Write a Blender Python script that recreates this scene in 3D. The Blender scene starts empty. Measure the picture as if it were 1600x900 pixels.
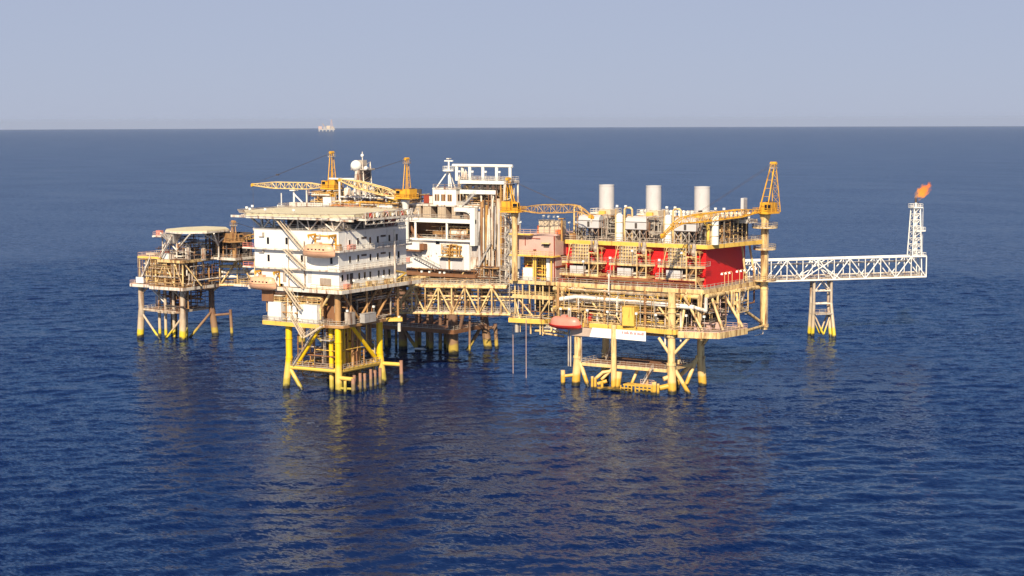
# offshore complex: one white block, one cream platform, one platform behind, a wellhead platform and a flare
SEA_SLOPE, SEA_COL, SEA_ROUGH, SEA_REF = 0.105, (0.0012, 0.010, 0.064), 0.07, 1.3
SEA_RIPPLE = ((.4, .35, 3), (1.7, .6, 3))
HAZE_D, HAZE_C = 2.2e-5, (0.63, 0.74, 1.0)
SUN_E, SUN_A, SUN_S, SUN_C = 35.0, 22.0, 5.0, (1.0, 0.86, 0.64)
SKY_S, AIR, DUST, OZONE, EXPO = 0.066, 0.7, 0.3, 3.0, 0.52
VEIL, VEIL_R = (0.29, 0.322, 0.43), (0.065, 0.15)
import bpy, math, random
import numpy as np
from mathutils import Vector, Matrix
scene = bpy.context.scene
COL = scene.collection
PI = math.pi
# ------------------------------------------------------------------ camera geometry (metres; sea level z = 0)
F_PX, CAM_H, YAW, EYE_Y, ROLL = 2600.0, 70.0, math.radians(31.5), 187.0, math.radians(0.2)
PITCH = math.atan((450 - EYE_Y) / F_PX)
_Fh = Vector((-math.sin(YAW), math.cos(YAW), 0)); _R = Vector((math.cos(YAW), math.sin(YAW), 0)); _Z = Vector((0, 0, 1))
FWD = _Fh * math.cos(PITCH) - _Z * math.sin(PITCH); _U = _Fh * math.sin(PITCH) + _Z * math.cos(PITCH)
RIGHT = _R * math.cos(ROLL) - _U * math.sin(ROLL); UP = _U * math.cos(ROLL) + _R * math.sin(ROLL)
CAM = Vector((185.6, -380.8, CAM_H))
def _ray(px, py): return FWD + RIGHT * ((px - 800) / F_PX) + UP * ((450 - py) / F_PX)
def G(px, py, z=0.0):
    d = _ray(px, py); return CAM + d * ((z - CAM.z) / d.z)
def FY(px, py, Y):
    d = _ray(px, py); return CAM + d * ((Y - CAM.y) / d.y)
def SX(px, py, X):
    d = _ray(px, py); return CAM + d * ((X - CAM.x) / d.x)

# ------------------------------------------------------------------ materials
def paint(name, col, rough=0.5, rust=0.25, dirt=0.25, scale=0.5, rustcol=(0.20, 0.075, 0.025), metal=0.0, tide=None, streak=True):
    m = bpy.data.materials.new(name); m.use_nodes = True
    nt = m.node_tree; N = nt.nodes; L = nt.links
    b = N['Principled BSDF']; b.inputs['Roughness'].default_value = rough; b.inputs['Metallic'].default_value = metal
    tc = N.new('ShaderNodeTexCoord')
    n1 = N.new('ShaderNodeTexNoise'); n1.inputs['Scale'].default_value = scale; n1.inputs['Detail'].default_value = 6
    L.new(tc.outputs['Object'], n1.inputs['Vector'])
    mp = N.new('ShaderNodeMapping'); mp.inputs['Scale'].default_value = (0.9, 0.9, 0.13 if streak else 0.9)
    L.new(tc.outputs['Object'], mp.inputs['Vector'])
    n2 = N.new('ShaderNodeTexNoise'); n2.inputs['Scale'].default_value = 1.0; n2.inputs['Detail'].default_value = 8; n2.inputs['Roughness'].default_value = 0.65
    L.new(mp.outputs['Vector'], n2.inputs['Vector'])
    r1 = N.new('ShaderNodeMapRange'); r1.inputs['From Min'].default_value = 0.35; r1.inputs['From Max'].default_value = 0.7
    r1.inputs['To Max'].default_value = dirt; L.new(n1.outputs['Fac'], r1.inputs['Value'])
    mx = N.new('ShaderNodeMixRGB'); mx.inputs['Color1'].default_value = (*col, 1)
    mx.inputs['Color2'].default_value = (col[0] * 0.55, col[1] * 0.5, col[2] * 0.48, 1)
    L.new(r1.outputs['Result'], mx.inputs['Fac'])
    r2 = N.new('ShaderNodeMapRange'); r2.inputs['From Min'].default_value = 0.66 - 0.3 * rust; r2.inputs['From Max'].default_value = 0.78 - 0.22 * rust
    r2.inputs['To Max'].default_value = min(1.0, 0.45 + rust); L.new(n2.outputs['Fac'], r2.inputs['Value'])
    mx2 = N.new('ShaderNodeMixRGB'); mx2.inputs['Color2'].default_value = (*rustcol, 1)
    L.new(mx.outputs['Color'], mx2.inputs['Color1']); L.new(r2.outputs['Result'], mx2.inputs['Fac'])
    out = mx2.outputs['Color']
    if tide:                      # weed and rust band that the sea leaves on the legs, by height above the water
        sp = N.new('ShaderNodeSeparateXYZ'); L.new(tc.outputs['Object'], sp.inputs['Vector'])
        ad = N.new('ShaderNodeMath'); ad.operation = 'MULTIPLY_ADD'; ad.inputs[1].default_value = 2.2
        L.new(n1.outputs['Fac'], ad.inputs[0]); L.new(sp.outputs['Z'], ad.inputs[2])
        cr = N.new('ShaderNodeValToRGB'); mr = N.new('ShaderNodeMapRange'); mr.inputs['From Max'].default_value = 12.0
        L.new(ad.outputs[0], mr.inputs['Value']); L.new(mr.outputs['Result'], cr.inputs['Fac'])
        e = cr.color_ramp.elements
        e[0].position = 0.0; e[0].color = (0.02, 0.02, 0.012, 1)
        e[1].position = 1.0; e[1].color = (*tide[1], 0)
        for p, c, a in ((0.14, (0.035, 0.03, 0.015), 1), (0.19, tide[0], 1), (0.30, tide[0], .9), (0.36, tide[1], .75), (0.62, tide[1], .5), (0.7, tide[1], 0)):
            k = e.new(p); k.color = (*c, a)
        mx3 = N.new('ShaderNodeMixRGB'); L.new(cr.outputs['Alpha'], mx3.inputs['Fac']); L.new(out, mx3.inputs['Color1']); L.new(cr.outputs['Color'], mx3.inputs['Color2'])
        out = mx3.outputs['Color']
    L.new(out, b.inputs['Base Color'])
    return m
M = {}
M['cream'] = paint('cream_paint', (0.78, 0.57, 0.27), rust=0.62, dirt=0.5)
M['yellow'] = paint('chrome_yellow_paint', (0.82, 0.52, 0.10), rust=0.34, dirt=0.35)
M['craney'] = paint('crane_yellow_paint', (0.78, 0.40, 0.03), rust=0.45, dirt=0.4)
M['boom'] = paint('boom_ochre_paint', (0.62, 0.36, 0.10), rust=0.6, dirt=0.5)
M['white'] = paint('white_paint', (0.82, 0.80, 0.76), rust=0.2, dirt=0.14, scale=0.25)
M['white2'] = paint('worn_white_paint', (0.76, 0.70, 0.62), rust=0.55, dirt=0.45)
M['grey'] = paint('grey_paint', (0.42, 0.40, 0.39), rust=0.3, dirt=0.4)
M['galv'] = paint('galvanised_steel', (0.55, 0.49, 0.42), rust=0.6, dirt=0.5, metal=0.2)
M['stack'] = paint('stack_grey_paint', (0.53, 0.51, 0.52), rust=0.1, dirt=0.15, rough=1.0)
M['red'] = paint('red_paint', (0.70, 0.006, 0.008), rust=0.0, dirt=0.12, rough=0.6)
M['redlead'] = paint('red_oxide', (0.30, 0.05, 0.03), rust=0.3, dirt=0.4)
M['orange'] = paint('orange_paint', (0.75, 0.17, 0.04), rust=0.25, dirt=0.3)
M['salmon'] = paint('faded_orange_grp', (0.76, 0.43, 0.27), rust=0.2, dirt=0.3, rough=0.4)
M['lattice'] = paint('pale_ochre_lattice', (0.80, 0.58, 0.26), rust=0.4, dirt=0.4)
M['pinkred'] = paint('faded_red_grp', (0.72, 0.25, 0.19), rust=0.15, dirt=0.25, rough=0.4)
M['hullred'] = paint('red_grp', (0.62, 0.04, 0.03), rust=0.1, dirt=0.2, rough=0.35)
M['pink'] = paint('pink_oxide_paint', (0.56, 0.38, 0.33), rust=0.2, dirt=0.25)
M['brown'] = paint('brown_rusty_steel', (0.24, 0.11, 0.05), rust=0.5, dirt=0.5, rough=0.75)
M['tan'] = paint('tan_rusty_steel', (0.45, 0.25, 0.10), rust=0.5, dirt=0.5, rough=0.7)
M['dark'] = paint('dark_steel_and_shade', (0.07, 0.055, 0.05), rust=0.4, dirt=0.4, rough=0.7)  # also colours the sheets that stand in for shade
M['black'] = paint('black_rubber', (0.02, 0.02, 0.022), rust=0.05, dirt=0.2, rough=0.6)
M['deck'] = paint('deck_grating', (0.30, 0.25, 0.20), rust=0.5, dirt=0.5, rough=0.8, streak=False)
M['helideck'] = paint('helideck_coating', (0.72, 0.63, 0.43), rust=0.2, dirt=0.3, rough=0.85, streak=False, scale=0.15)
M['beige'] = paint('beige_paint', (0.62, 0.50, 0.36), rust=0.2, dirt=0.25)
M['louvre'] = paint('brown_louvre', (0.42, 0.31, 0.23), rust=0.15, dirt=0.3)
M['lamp'] = paint('lamp_glass', (0.85, 0.85, 0.82), rust=0.0, dirt=0.05, rough=0.2)
M['tarp'] = paint('white_tarpaulin', (0.85, 0.83, 0.80), rust=0.0, dirt=0.1, rough=0.7)
M['tarp2'] = paint('faded_net', (0.52, 0.40, 0.33), rust=0.1, dirt=0.4, rough=0.8)
M['redtext'] = paint('red_lettering', (0.55, 0.10, 0.12), rust=0.0, dirt=0.1)
M['leg_cream'] = paint('cream_leg_paint', (0.79, 0.58, 0.27), rust=0.52, dirt=0.5, tide=((0.62, 0.36, 0.04), (0.78, 0.52, 0.22)))
M['leg_yellow'] = paint('yellow_leg_paint', (0.82, 0.53, 0.005), rust=0.16, dirt=0.25, tide=((0.42, 0.34, 0.06), (0.72, 0.48, 0.16)))
M['leg_pale'] = paint('pale_leg_paint', (0.52, 0.43, 0.33), rust=0.55, dirt=0.5, tide=((0.66, 0.50, 0.02), (0.60, 0.46, 0.30)))
M['leg_dark'] = paint('rusted_leg', (0.20, 0.11, 0.07), rust=0.5, dirt=0.5, tide=((0.42, 0.30, 0.05), (0.30, 0.18, 0.10)), rough=0.75)
M['fender'] = paint('pinkish_fender', (0.34, 0.17, 0.11), rust=0.6, dirt=0.5, tide=((0.22, 0.16, 0.08), (0.40, 0.22, 0.15)))
def glass():
    m = bpy.data.materials.new('dark_window_glass'); m.use_nodes = True
    b = m.node_tree.nodes['Principled BSDF']; b.inputs['Base Color'].default_value = (0.012, 0.011, 0.014, 1); b.inputs['Roughness'].default_value = 0.08
    return m
M['glass'] = glass()

# ------------------------------------------------------------------ mesh builder
class MB:
    def __init__(s): s.v = []; s.f = []; s.sm = []
    def add(s, vs, fs, smooth=False):
        o = len(s.v); s.v += [tuple(v) for v in vs]; s.f += [tuple(i + o for i in f) for f in fs]; s.sm += [smooth] * len(fs)
    def box(s, x0, x1, y0, y1, z0, z1):
        s.add([(x0, y0, z0), (x1, y0, z0), (x1, y1, z0), (x0, y1, z0), (x0, y0, z1), (x1, y0, z1), (x1, y1, z1), (x0, y1, z1)],
              [(3, 2, 1, 0), (4, 5, 6, 7), (0, 1, 5, 4), (1, 2, 6, 5), (2, 3, 7, 6), (3, 0, 4, 7)])
    def cbox(s, c, sx, sy, sz): s.box(c[0] - sx / 2, c[0] + sx / 2, c[1] - sy / 2, c[1] + sy / 2, c[2], c[2] + sz)
    def tube(s, p, q, r, n=6, r2=None, smooth=True):
        p = Vector(p); q = Vector(q); d = q - p
        if d.length < 1e-5: return
        d.normalize(); a = d.orthogonal().normalized(); b = d.cross(a); r2 = r if r2 is None else r2
        vs = []
        for i in range(n):
            t = 2 * PI * (i + .5) / n; e = a * math.cos(t) + b * math.sin(t)
            vs.append(p + e * r); vs.append(q + e * r2)
        fs = [(2 * i, 2 * ((i + 1) % n), 2 * ((i + 1) % n) + 1, 2 * i + 1) for i in range(n)]
        s.add(vs, fs, smooth and n > 4)
        s.add([vs[2 * i] for i in range(n)], [tuple(range(n - 1, -1, -1))]); s.add([vs[2 * i + 1] for i in range(n)], [tuple(range(n))])
    def path(s, pts, r, n=6):
        for i in range(len(pts) - 1): s.tube(pts[i], pts[i + 1], r, n)
        if r > .12:
            for p in pts[1:-1]: s.sph(p, r * 1.04, 6, 4)
    def bar(s, p, q, w, h=None):      # rectangular bar, w wide in plan, h deep
        p = Vector(p); q = Vector(q); h = w if h is None else h; d = (q - p).normalized()
        a = d.cross(Vector((0, 0, 1)))
        a = a.normalized() if a.length > .05 else Vector((1, 0, 0)); b = a.cross(d)
        vs = [P + a * (w / 2 * i) + b * (h / 2 * j) for P in (p, q) for i, j in ((-1, -1), (1, -1), (1, 1), (-1, 1))]
        s.add(vs, [(0, 1, 2, 3), (7, 6, 5, 4), (4, 5, 1, 0), (5, 6, 2, 1), (6, 7, 3, 2), (7, 4, 0, 3)])
    def prism(s, poly, z0, z1):
        n = len(poly)
        s.add([(x, y, z0) for x, y in poly] + [(x, y, z1) for x, y in poly],
              [tuple(range(n - 1, -1, -1)), tuple(range(n, 2 * n))] + [(i, (i + 1) % n, n + (i + 1) % n, n + i) for i in range(n)])
    def lathe(s, prof, cx, cy, n=16, smooth=True):
        runs = [[prof[0], prof[1]]]                    # new run of rings wherever the profile turns sharply, so edges stay crisp
        for i in range(2, len(prof)):
            (r0, z0), (r1, z1), (r2, z2) = prof[i - 2], prof[i - 1], prof[i]
            d = abs((math.atan2(z2 - z1, r2 - r1) - math.atan2(z1 - z0, r1 - r0) + PI) % (2 * PI) - PI)
            if d > .7: runs.append([prof[i - 1], prof[i]])
            else: runs[-1].append(prof[i])
        for run in runs:
            vs = [(cx + r * math.cos(2 * PI * i / n), cy + r * math.sin(2 * PI * i / n), z) for r, z in run for i in range(n)]
            s.add(vs, [(k * n + i, k * n + (i + 1) % n, (k + 1) * n + (i + 1) % n, (k + 1) * n + i) for k in range(len(run) - 1) for i in range(n)], smooth)
        for (r, z), o in ((prof[0], -1), (prof[-1], 1)):
            if r > 1e-4: s.add([(cx + r * math.cos(2 * PI * i / n), cy + r * math.sin(2 * PI * i / n), z) for i in range(n)], [tuple(range(n))[::o]])
    def sph(s, c, r, n=10, m=6, sz=1.0):
        s.lathe([(max(1e-5, r * math.sin(PI * k / m)), c[2] - r * sz * math.cos(PI * k / m)) for k in range(m + 1)], c[0], c[1], n)
    def rail(s, pts, h=1.15, closed=False, step=1.9, r=.065, rows=2):
        pts = [Vector(p) for p in pts]
        if closed: pts = pts + [pts[0]]
        for a, b in zip(pts, pts[1:]):
            L = (b - a).length; k = max(1, round(L / step))
            for i in range(k + 1):
                p = a.lerp(b, i / k); s.tube(p, p + Vector((0, 0, h)), r, 4)
            for j in range(rows):
                u = Vector((0, 0, h * (j + 1) / rows)); s.tube(a + u, b + u, r, 4)
            s.bar(a + Vector((0, 0, .1)), b + Vector((0, 0, .1)), .03, .2)
    def stair(s, p, q, w=1.0, vec=(0, 1, 0)):
        p = Vector(p); q = Vector(q); e = Vector(vec).normalized() * (w / 2); u = Vector((0, 0, 1.0))
        for sg in (-1, 1):
            s.bar(p + e * sg, q + e * sg, .08, .34); s.tube(p + e * sg + u, q + e * sg + u, .05, 4)
            for i in range(5):
                t = p.lerp(q, i / 4) + e * sg; s.tube(t, t + u, .05, 4)
        n = max(3, int(abs(q.z - p.z) / .3))
        for i in range(n):
            c = p.lerp(q, (i + .5) / n); s.bar(c - e, c + e, .28, .05)
    def ladder(s, p, h, w=.5, vec=(1, 0, 0), cage=False):
        p = Vector(p); e = Vector(vec).normalized() * w / 2
        for sg in (-1, 1): s.tube(p + e * sg, p + e * sg + Vector((0, 0, h)), .05, 4)
        for i in range(int(h / .45)): 
            z = Vector((0, 0, .45 * i + .2)); s.tube(p - e + z, p + e + z, .03, 4)
    def build(s, name, mat, parent=None, loc=None):
        me = bpy.data.meshes.new(name)
        o0 = Vector((0, 0, 0))
        if parent is not None:
            q = parent
            while q: o0 = o0 + q.location; q = q.parent
        elif loc is not None: o0 = Vector(loc)
        v = [(a - o0.x, b - o0.y, c - o0.z) for a, b, c in s.v]
        me.from_pydata(v, [], s.f); me.polygons.foreach_set('use_smooth', s.sm); me.update()
        o = bpy.data.objects.new(name, me); COL.objects.link(o)
        me.materials.append(M[mat] if isinstance(mat, str) else mat)
        if parent is not None: o.parent = parent
        elif loc is not None: o.location = loc
        return o
def stairs(parent, mat, *runs, local=False):     # every flight a part of its own
    for a in runs:
        m = MB(); m.stair(*a); o = m.build('stair', mat, None if local else parent)
        if local: o.parent = parent
def tag(o, label, cat, group=None):
    o['label'] = label; o['category'] = cat
    if group: o['group'] = group
    return o
def thing(name, label, cat, loc, group=None, rz=0.0):
    o = bpy.data.objects.new(name, None); COL.objects.link(o); o.empty_display_size = 1
    o.location = loc; o.rotation_euler = (0, 0, rz)
    return tag(o, label, cat, group)
def copy_tree(o, loc, rz=None, label=None, parent=None):
    c = o.copy(); COL.objects.link(c); c.parent = parent
    if parent is None:
        c.location = loc
        if rz is not None: c.rotation_euler = (0, 0, rz)
        if label: c['label'] = label
    for ch in list(o.children): copy_tree(ch, None, parent=c)
    return c
def B1(name, mat, parent, *boxes):
    m = MB()
    for b in boxes: m.box(*b)
    return m.build(name, mat, parent)
def T1(name, mat, parent, p, q, r, n=10, r2=None):
    m = MB(); m.tube(p, q, r, n, r2); return m.build(name, mat, parent)
def P1(name, mat, parent, pts, r, n=8):
    m = MB(); m.path(pts, r, n); return m.build(name, mat, parent)
def R1(parent, pts, mat='galv', closed=False, **k):
    m = MB(); m.rail(pts, closed=closed, **k); return m.build('railing', mat, parent)
def deck(parent, poly, z, th=.9, plate='deck', edge='cream', rail=True, railmat='galv', name='deck', inset=0.25, joist=True):
    # plate with a perimeter girder and floor beams below
    d = bpy.data.objects
    m = MB(); m.prism(poly, z - .12, z); o = m.build(name, plate, parent)
    m = MB(); n = len(poly)
    for i in range(n):
        a = Vector((*poly[i], z - th / 2 - .005)); b = Vector((*poly[(i + 1) % n], z - th / 2 - .005)); m.bar(a, b, .35, th + .05)
    m.build('edge_girder', edge, o)
    if joist:
        m = MB(); xs = [p[0] for p in poly]; ys = [p[1] for p in poly]
        k = max(2, int((max(xs) - min(xs)) / 3.2))
        for i in range(1, k):
            x = min(xs) + (max(xs) - min(xs)) * i / k
            cr = []
            for j in range(n):
                (x0, y0), (x1, y1) = poly[j], poly[(j + 1) % n]
                if (x0 - x) * (x1 - x) < 0: cr.append(y0 + (y1 - y0) * (x - x0) / (x1 - x0))
            cr.sort()
            if len(cr) >= 2: m.bar((x, cr[0] + .2, z - .45), (x, cr[-1] - .2, z - .45), .3, .6)
        if m.v: m.build('floor_beam', 'brown', o)
    if rail: R1(parent, [(x, y, z) for x, y in poly], railmat, closed=True)
    return o
def rect(x0, x1, y0, y1): return [(x0, y0), (x1, y0), (x1, y1), (x0, y1)]
def pipes(mb, x0, x1, y0, y1, z0, z1, n, seed, r0=.08, r1=.3, vert=.3):
    rg = random.Random(seed)
    lo = (x0, y0, z0); hi = (x1, y1, z1)
    for _ in range(n):
        p = [rg.uniform(lo[i], hi[i]) for i in range(3)]; r = rg.uniform(r0, r1) * rg.choice((.6, .8, 1)); pts = [tuple(p)]
        ax = 2 if rg.random() < vert else (0 if rg.random() < .7 else 1)
        for k in range(rg.randint(1, 4)):
            span = hi[ax] - lo[ax]; t = rg.uniform(lo[ax], hi[ax])
            if abs(t - p[ax]) < span * .2: t = lo[ax] if p[ax] > (lo[ax] + hi[ax]) / 2 else hi[ax]
            p[ax] = t; pts.append(tuple(p)); ax = rg.choice([a for a in (0, 1, 2) if a != ax])
        mb.path(pts, r, 6)
        if r > .12:
            a = Vector(pts[0]); b = Vector(pts[1]); d = b - a
            for k in range(int(d.length / 3)):
                c = a + d * ((k + .5) * 3 / d.length); e = d.normalized() * .12; mb.tube(c - e, c + e, r * 1.5, 6)
def pipework(parent, box, n, seed, mats=('cream', 'white2', 'galv', 'brown'), **k):
    for i, mt in enumerate(mats):
        m = MB(); pipes(m, *box, max(2, n // len(mats)), seed * 10 + i, **k); m.build('pipework', mt, parent)
def bracing(parent, pts, r, mat, n=8, name='brace'):
    for p, q in pts: T1(name, mat, parent, p, q, r, n)
def hvessel(loc, L, r, mat, label, cat='tank', group=None, rz=0., name='pressure_vessel'):
    t = thing(name, label, cat, loc, group, rz)
    m = MB(); c = r + .7; prof = [(-L / 2 - r * .5, .02), (-L / 2 - r * .4, r * .55), (-L / 2 - r * .15, r * .9), (-L / 2, r), (L / 2, r), (L / 2 + r * .15, r * .9), (L / 2 + r * .4, r * .55), (L / 2 + r * .5, .02)]
    n = 14; vs = [(x, q * math.cos(2 * PI * i / n), c + q * math.sin(2 * PI * i / n)) for x, q in prof for i in range(n)]
    m.add(vs, [(k * n + i, (k + 1) * n + i, (k + 1) * n + (i + 1) % n, k * n + (i + 1) % n) for k in range(len(prof) - 1) for i in range(n)], True)
    o = m.build('shell', mat, None); o.parent = t
    for sx in (-.3, .3):
        m = MB(); m.box(sx * L - .2, sx * L + .2, -r * .8, r * .8, 0, c - r * .5); o = m.build('saddle', 'grey', None); o.parent = t
    m = MB(); m.tube((L * .1, 0, c + r * .9), (L * .1, 0, c + r + .5), .18, 8); m.tube((L * .1, 0, c + r + .4), (L * .1, 0, c + r + .5), .3, 8); m.tube((-L * .2, 0, c + r * .9), (-L * .2, 0, c + r + .4), .12, 8)
    o = m.build('nozzle', mat, None); o.parent = t
    return t
def vvessel(loc, h, r, mat, label, cat='tank', group=None, name='vertical_vessel'):
    t = thing(name, label, cat, loc, group)
    m = MB(); m.lathe([(r, .4), (r, h - r * .5), (r * .9, h - r * .25), (r * .55, h - .06 * r), (.02, h)], 0, 0, 14); o = m.build('shell', mat, None); o.parent = t
    m = MB(); m.lathe([(r * 1.05, 0), (r * 1.05, .42)], 0, 0, 14); o = m.build('skirt', 'grey', None); o.parent = t
    m = MB(); m.tube((0, 0, h - .1), (0, 0, h + .5), .14, 8); m.tube((r * .9, 0, h * .6), (r + .5, 0, h * .6), .14, 8); m.tube((0, -r * .9, h * .3), (0, -r - .4, h * .3), .12, 8)
    o = m.build('nozzle', mat, None); o.parent = t
    return t
def cabinet(loc, sx, sy, sz, mat, label, cat='cabinet', group=None, name='equipment_cabinet', door=True, rz=0.):
    t = thing(name, label, cat, loc, group, rz)
    def o(m, nm, mt): q = m.build(nm, mt, None); q.parent = t; return q
    m = MB(); m.box(-sx / 2, sx / 2, -sy / 2, sy / 2, .12, sz); o(m, 'body', mat)
    m = MB(); m.box(-sx / 2 - .06, sx / 2 + .06, -sy / 2 - .06, sy / 2 + .06, sz, sz + .1); o(m, 'roof', mat)
    m = MB(); m.box(-sx / 2 + .05, sx / 2 - .05, -sy / 2 + .05, sy / 2 - .05, 0, .12); o(m, 'plinth', 'dark')
    if door:
        k = max(1, int(sx / 1.3))
        for i in range(k):
            x0 = -sx / 2 + sx * i / k; m = MB(); m.box(x0 + .08, x0 + sx / k - .08, -sy / 2 - .04, -sy / 2, .25, sz - .15); d = o(m, 'door', mat)
            m = MB(); m.box(x0 + .14, x0 + .2, -sy / 2 - .09, -sy / 2 - .04, sz * .45, sz * .6); h = m.build('handle', 'dark', None); h.parent = d
    return t
_lamps = {}
def lamp(x, y, z, h=3.0, rz=0.0, label='', group=None, style='gooseneck'):
    key = (style, round(h, 2))
    if key in _lamps:
        c = copy_tree(_lamps[key], (x, y, z), rz, label); 
        if group: c['group'] = group
        elif 'group' in c: del c['group']
        return c
    t = thing('lamp_post', label, 'lamp', (x, y, z), group, rz); _lamps[key] = t
    m = MB(); m.tube((0, 0, 0), (0, 0, h), .07, 6); m.tube((0, 0, 0), (0, 0, .12), .16, 6)
    if style == 'gooseneck':
        m.path([(0, 0, h), (-.12, 0, h + .3), (-.4, 0, h + .42), (-.7, 0, h + .3)], .06, 6)
        o = m.build('pole', 'cream', None); o.parent = t
        m = MB(); m.lathe([(.34, h - .2), (.36, h - .05), (.26, h + .15), (.1, h + .32)], -.75, 0, 10); o = m.build('lamp_shade', 'lamp', None); o.parent = t
    else:
        o = m.build('pole', 'galv', None); o.parent = t
        m = MB(); m.box(-.3, .3, -.32, .06, h - .12, h + .42); o = m.build('lamp_head', 'lamp', None); o.parent = t
    return t
# ------------------------------------------------------------------ cranes and boats
def crane(loc, ped_h, rz, label, bl=22, el=0.0, w=1.6, apex=(-1.5, 9.0), back=-3.0, pr=1.1, pedmat='craney', mat='craney', boommat='boom', tipdrop=0.0, hook=0.0, cabside=-1, bulge=1.0, front=1.1, gw=1.3, gt=.55, cr=.12):
    t = thing('pedestal_crane', label, 'crane', loc, None, rz)
    def o(m, nm, mt, p=None): q = m.build(nm, mt, None); q.parent = p or t; return q
    H = ped_h
    m = MB(); m.lathe([(pr, 0), (pr, H - 1.6), (pr * 1.35, H - .8), (pr * 1.35, H - .15)], 0, 0, 16); ped = o(m, 'pedestal', pedmat)
    m = MB(); m.lathe([(pr * 1.5, H - .15), (pr * 1.5, H + .15)], 0, 0, 16); o(m, 'slew_ring', 'dark')
    m = MB(); m.box(-3.2, 2.4, -2.5, 2.5, H + .15, H + .5); o(m, 'platform', mat)
    m = MB(); m.rail([(-3.1, -2.4, H + .5), (2.3, -2.4, H + .5), (2.3, 2.4, H + .5), (-3.1, 2.4, H + .5)], closed=True); o(m, 'railing', mat)
    m = MB(); m.box(-2.9, -.4, -1.95, 1.95, H + .5, H + 3.1); m.box(-.4, .6, .5, 1.95, H + .5, H + 2.5); o(m, 'machinery_house', mat)
    m = MB(); m.box(-2.7, -2.2, -1.2, 1.2, H + 3.1, H + 3.35); m.tube((-1.4, .6, H + 3.1), (-1.4, .6, H + 3.9), .14, 8); o(m, 'exhaust', 'dark')
    y0 = 1.1 * cabside
    ca = MB(); ca.box(.4, 2.1, min(y0, y0 + cabside), max(y0, y0 + cabside), H + .5, H + 2.9); c = o(ca, 'cab', mat)
    g = MB(); lo, hi = min(y0, y0 + cabside), max(y0, y0 + cabside)
    g.box(2.1, 2.13, lo + .12, hi - .12, H + 1.3, H + 2.7); g.box(.6, 1.9, lo - .03, lo, H + 1.5, H + 2.6); g.box(.6, 1.9, hi, hi + .03, H + 1.5, H + 2.6); o(g, 'window', 'glass', c)
    g = MB(); ax, ah = apex; A = H + ah
    for s in (-1, 1):
        g.bar((front, gw * s, H + .4), (ax + .25, gt * s, A), .24); g.bar((back, gw * s, H + .4), (ax - .25, gt * s, A), .18)
    for k in range(1, 6):
        f = k / 6; za = H + .4 + (ah - .4) * f
        for fx, hw in ((front + (ax + .25 - front) * f, gw + (gt - gw) * f), (back + (ax - .25 - back) * f, gw + (gt - gw) * f)):
            g.bar((fx, -hw, za), (fx, hw, za), .09)
    for k in range(5):
        f, e = k / 6, (k + 1) / 6
        for s in (-1, 1):
            g.bar((back + (ax - .25 - back) * f, s * (gw + (gt - gw) * f), H + .4 + (ah - .4) * f), (back + (ax - .25 - back) * e, -s * (gw + (gt - gw) * e), H + .4 + (ah - .4) * e), .07)
    g.box(ax - .35, ax + .35, -.6, .6, A - .3, A + .25); g.tube((ax, -.9, A + .1), (ax, .9, A + .1), .45, 10); o(g, 'gantry', mat)
    m = MB(); m.box(ax - .9, ax + .9, -.8, .8, A - 1.3, A - 1.22); m.rail([(ax - .9, -.8, A - 1.2), (ax + .9, -.8, A - 1.2), (ax + .9, .8, A - 1.2), (ax - .9, .8, A - 1.2)], closed=True, step=1, r=.035); o(m, 'gantry_platform', 'galv')
    b = MB(); D = Vector((math.cos(el), 0, math.sin(el))); Nn = Vector((-math.sin(el), 0, math.cos(el))); S = Vector((0, 1, 0)); f0 = Vector((1.9, 0, H + 1.0))
    npan = max(6, int(bl / (w * .85)))
    def sec(i):
        u = i / npan; sc = min(1, .25 + u * 3.2, .22 + (1 - u) * 2.6)
        off = -tipdrop * max(0, (u - .8) / .2) ** 1.5
        c = f0 + D * (bl * u) + Nn * off
        return [c + S * (w * .5 * sc * a) + Nn * (w * .5 * bulge * sc * d) for a, d in ((-1, -1), (1, -1), (1, 1), (-1, 1))]
    P = [sec(i) for i in range(npan + 1)]
    for i in range(npan):
        for k in range(4):
            b.tube(P[i][k], P[i + 1][k], cr, 5); b.tube(P[i][k], P[i][(k + 1) % 4], cr * .55, 4)
            if i % 2: b.tube(P[i][k], P[i + 1][(k + 1) % 4], cr * .55, 4)
            else: b.tube(P[i][(k + 1) % 4], P[i + 1][k], cr * .55, 4)
    bo = o(b, 'boom', boommat)
    tip = f0 + D * bl + Nn * (-tipdrop)
    m = MB(); m.tube(tip - S * .5, tip + S * .5, .5, 10); m.bar(tip - D * .8, tip + D * .7 - Nn * .3, .5, .7); o(m, 'boom_head', mat, bo)
    m = MB(); mid = (Vector((ax, 0, A)) + (tip - Vector((ax, 0, A))) * .68)
    for s in (-.45, .45):
        m.tube((ax, s, A), mid + S * s * .6, .035, 4); m.tube(mid + S * s * .6, tip + S * s + Nn * .4, .025, 4)
    m.bar(mid - D * .5, mid + D * .5, .6, .4); o(m, 'pendant_line', 'dark')
    m = MB(); hp = tip - Vector((0, 0, hook if hook else 1.2)); m.tube(tip, hp, .045, 4); o(m, 'hoist_rope', 'dark')
    m = MB(); m.lathe([(.05, hp.z - 1.3), (.25, hp.z - .9), (.34, hp.z - .3), (.2, hp.z)], hp.x, hp.y, 8); m.path([(hp.x, 0, hp.z - 1.2), (hp.x + .18, 0, hp.z - 1.5), (hp.x, 0, hp.z - 1.7), (hp.x - .15, 0, hp.z - 1.5)], .05, 5); o(m, 'hook_block', 'white2')
    return t
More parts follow.
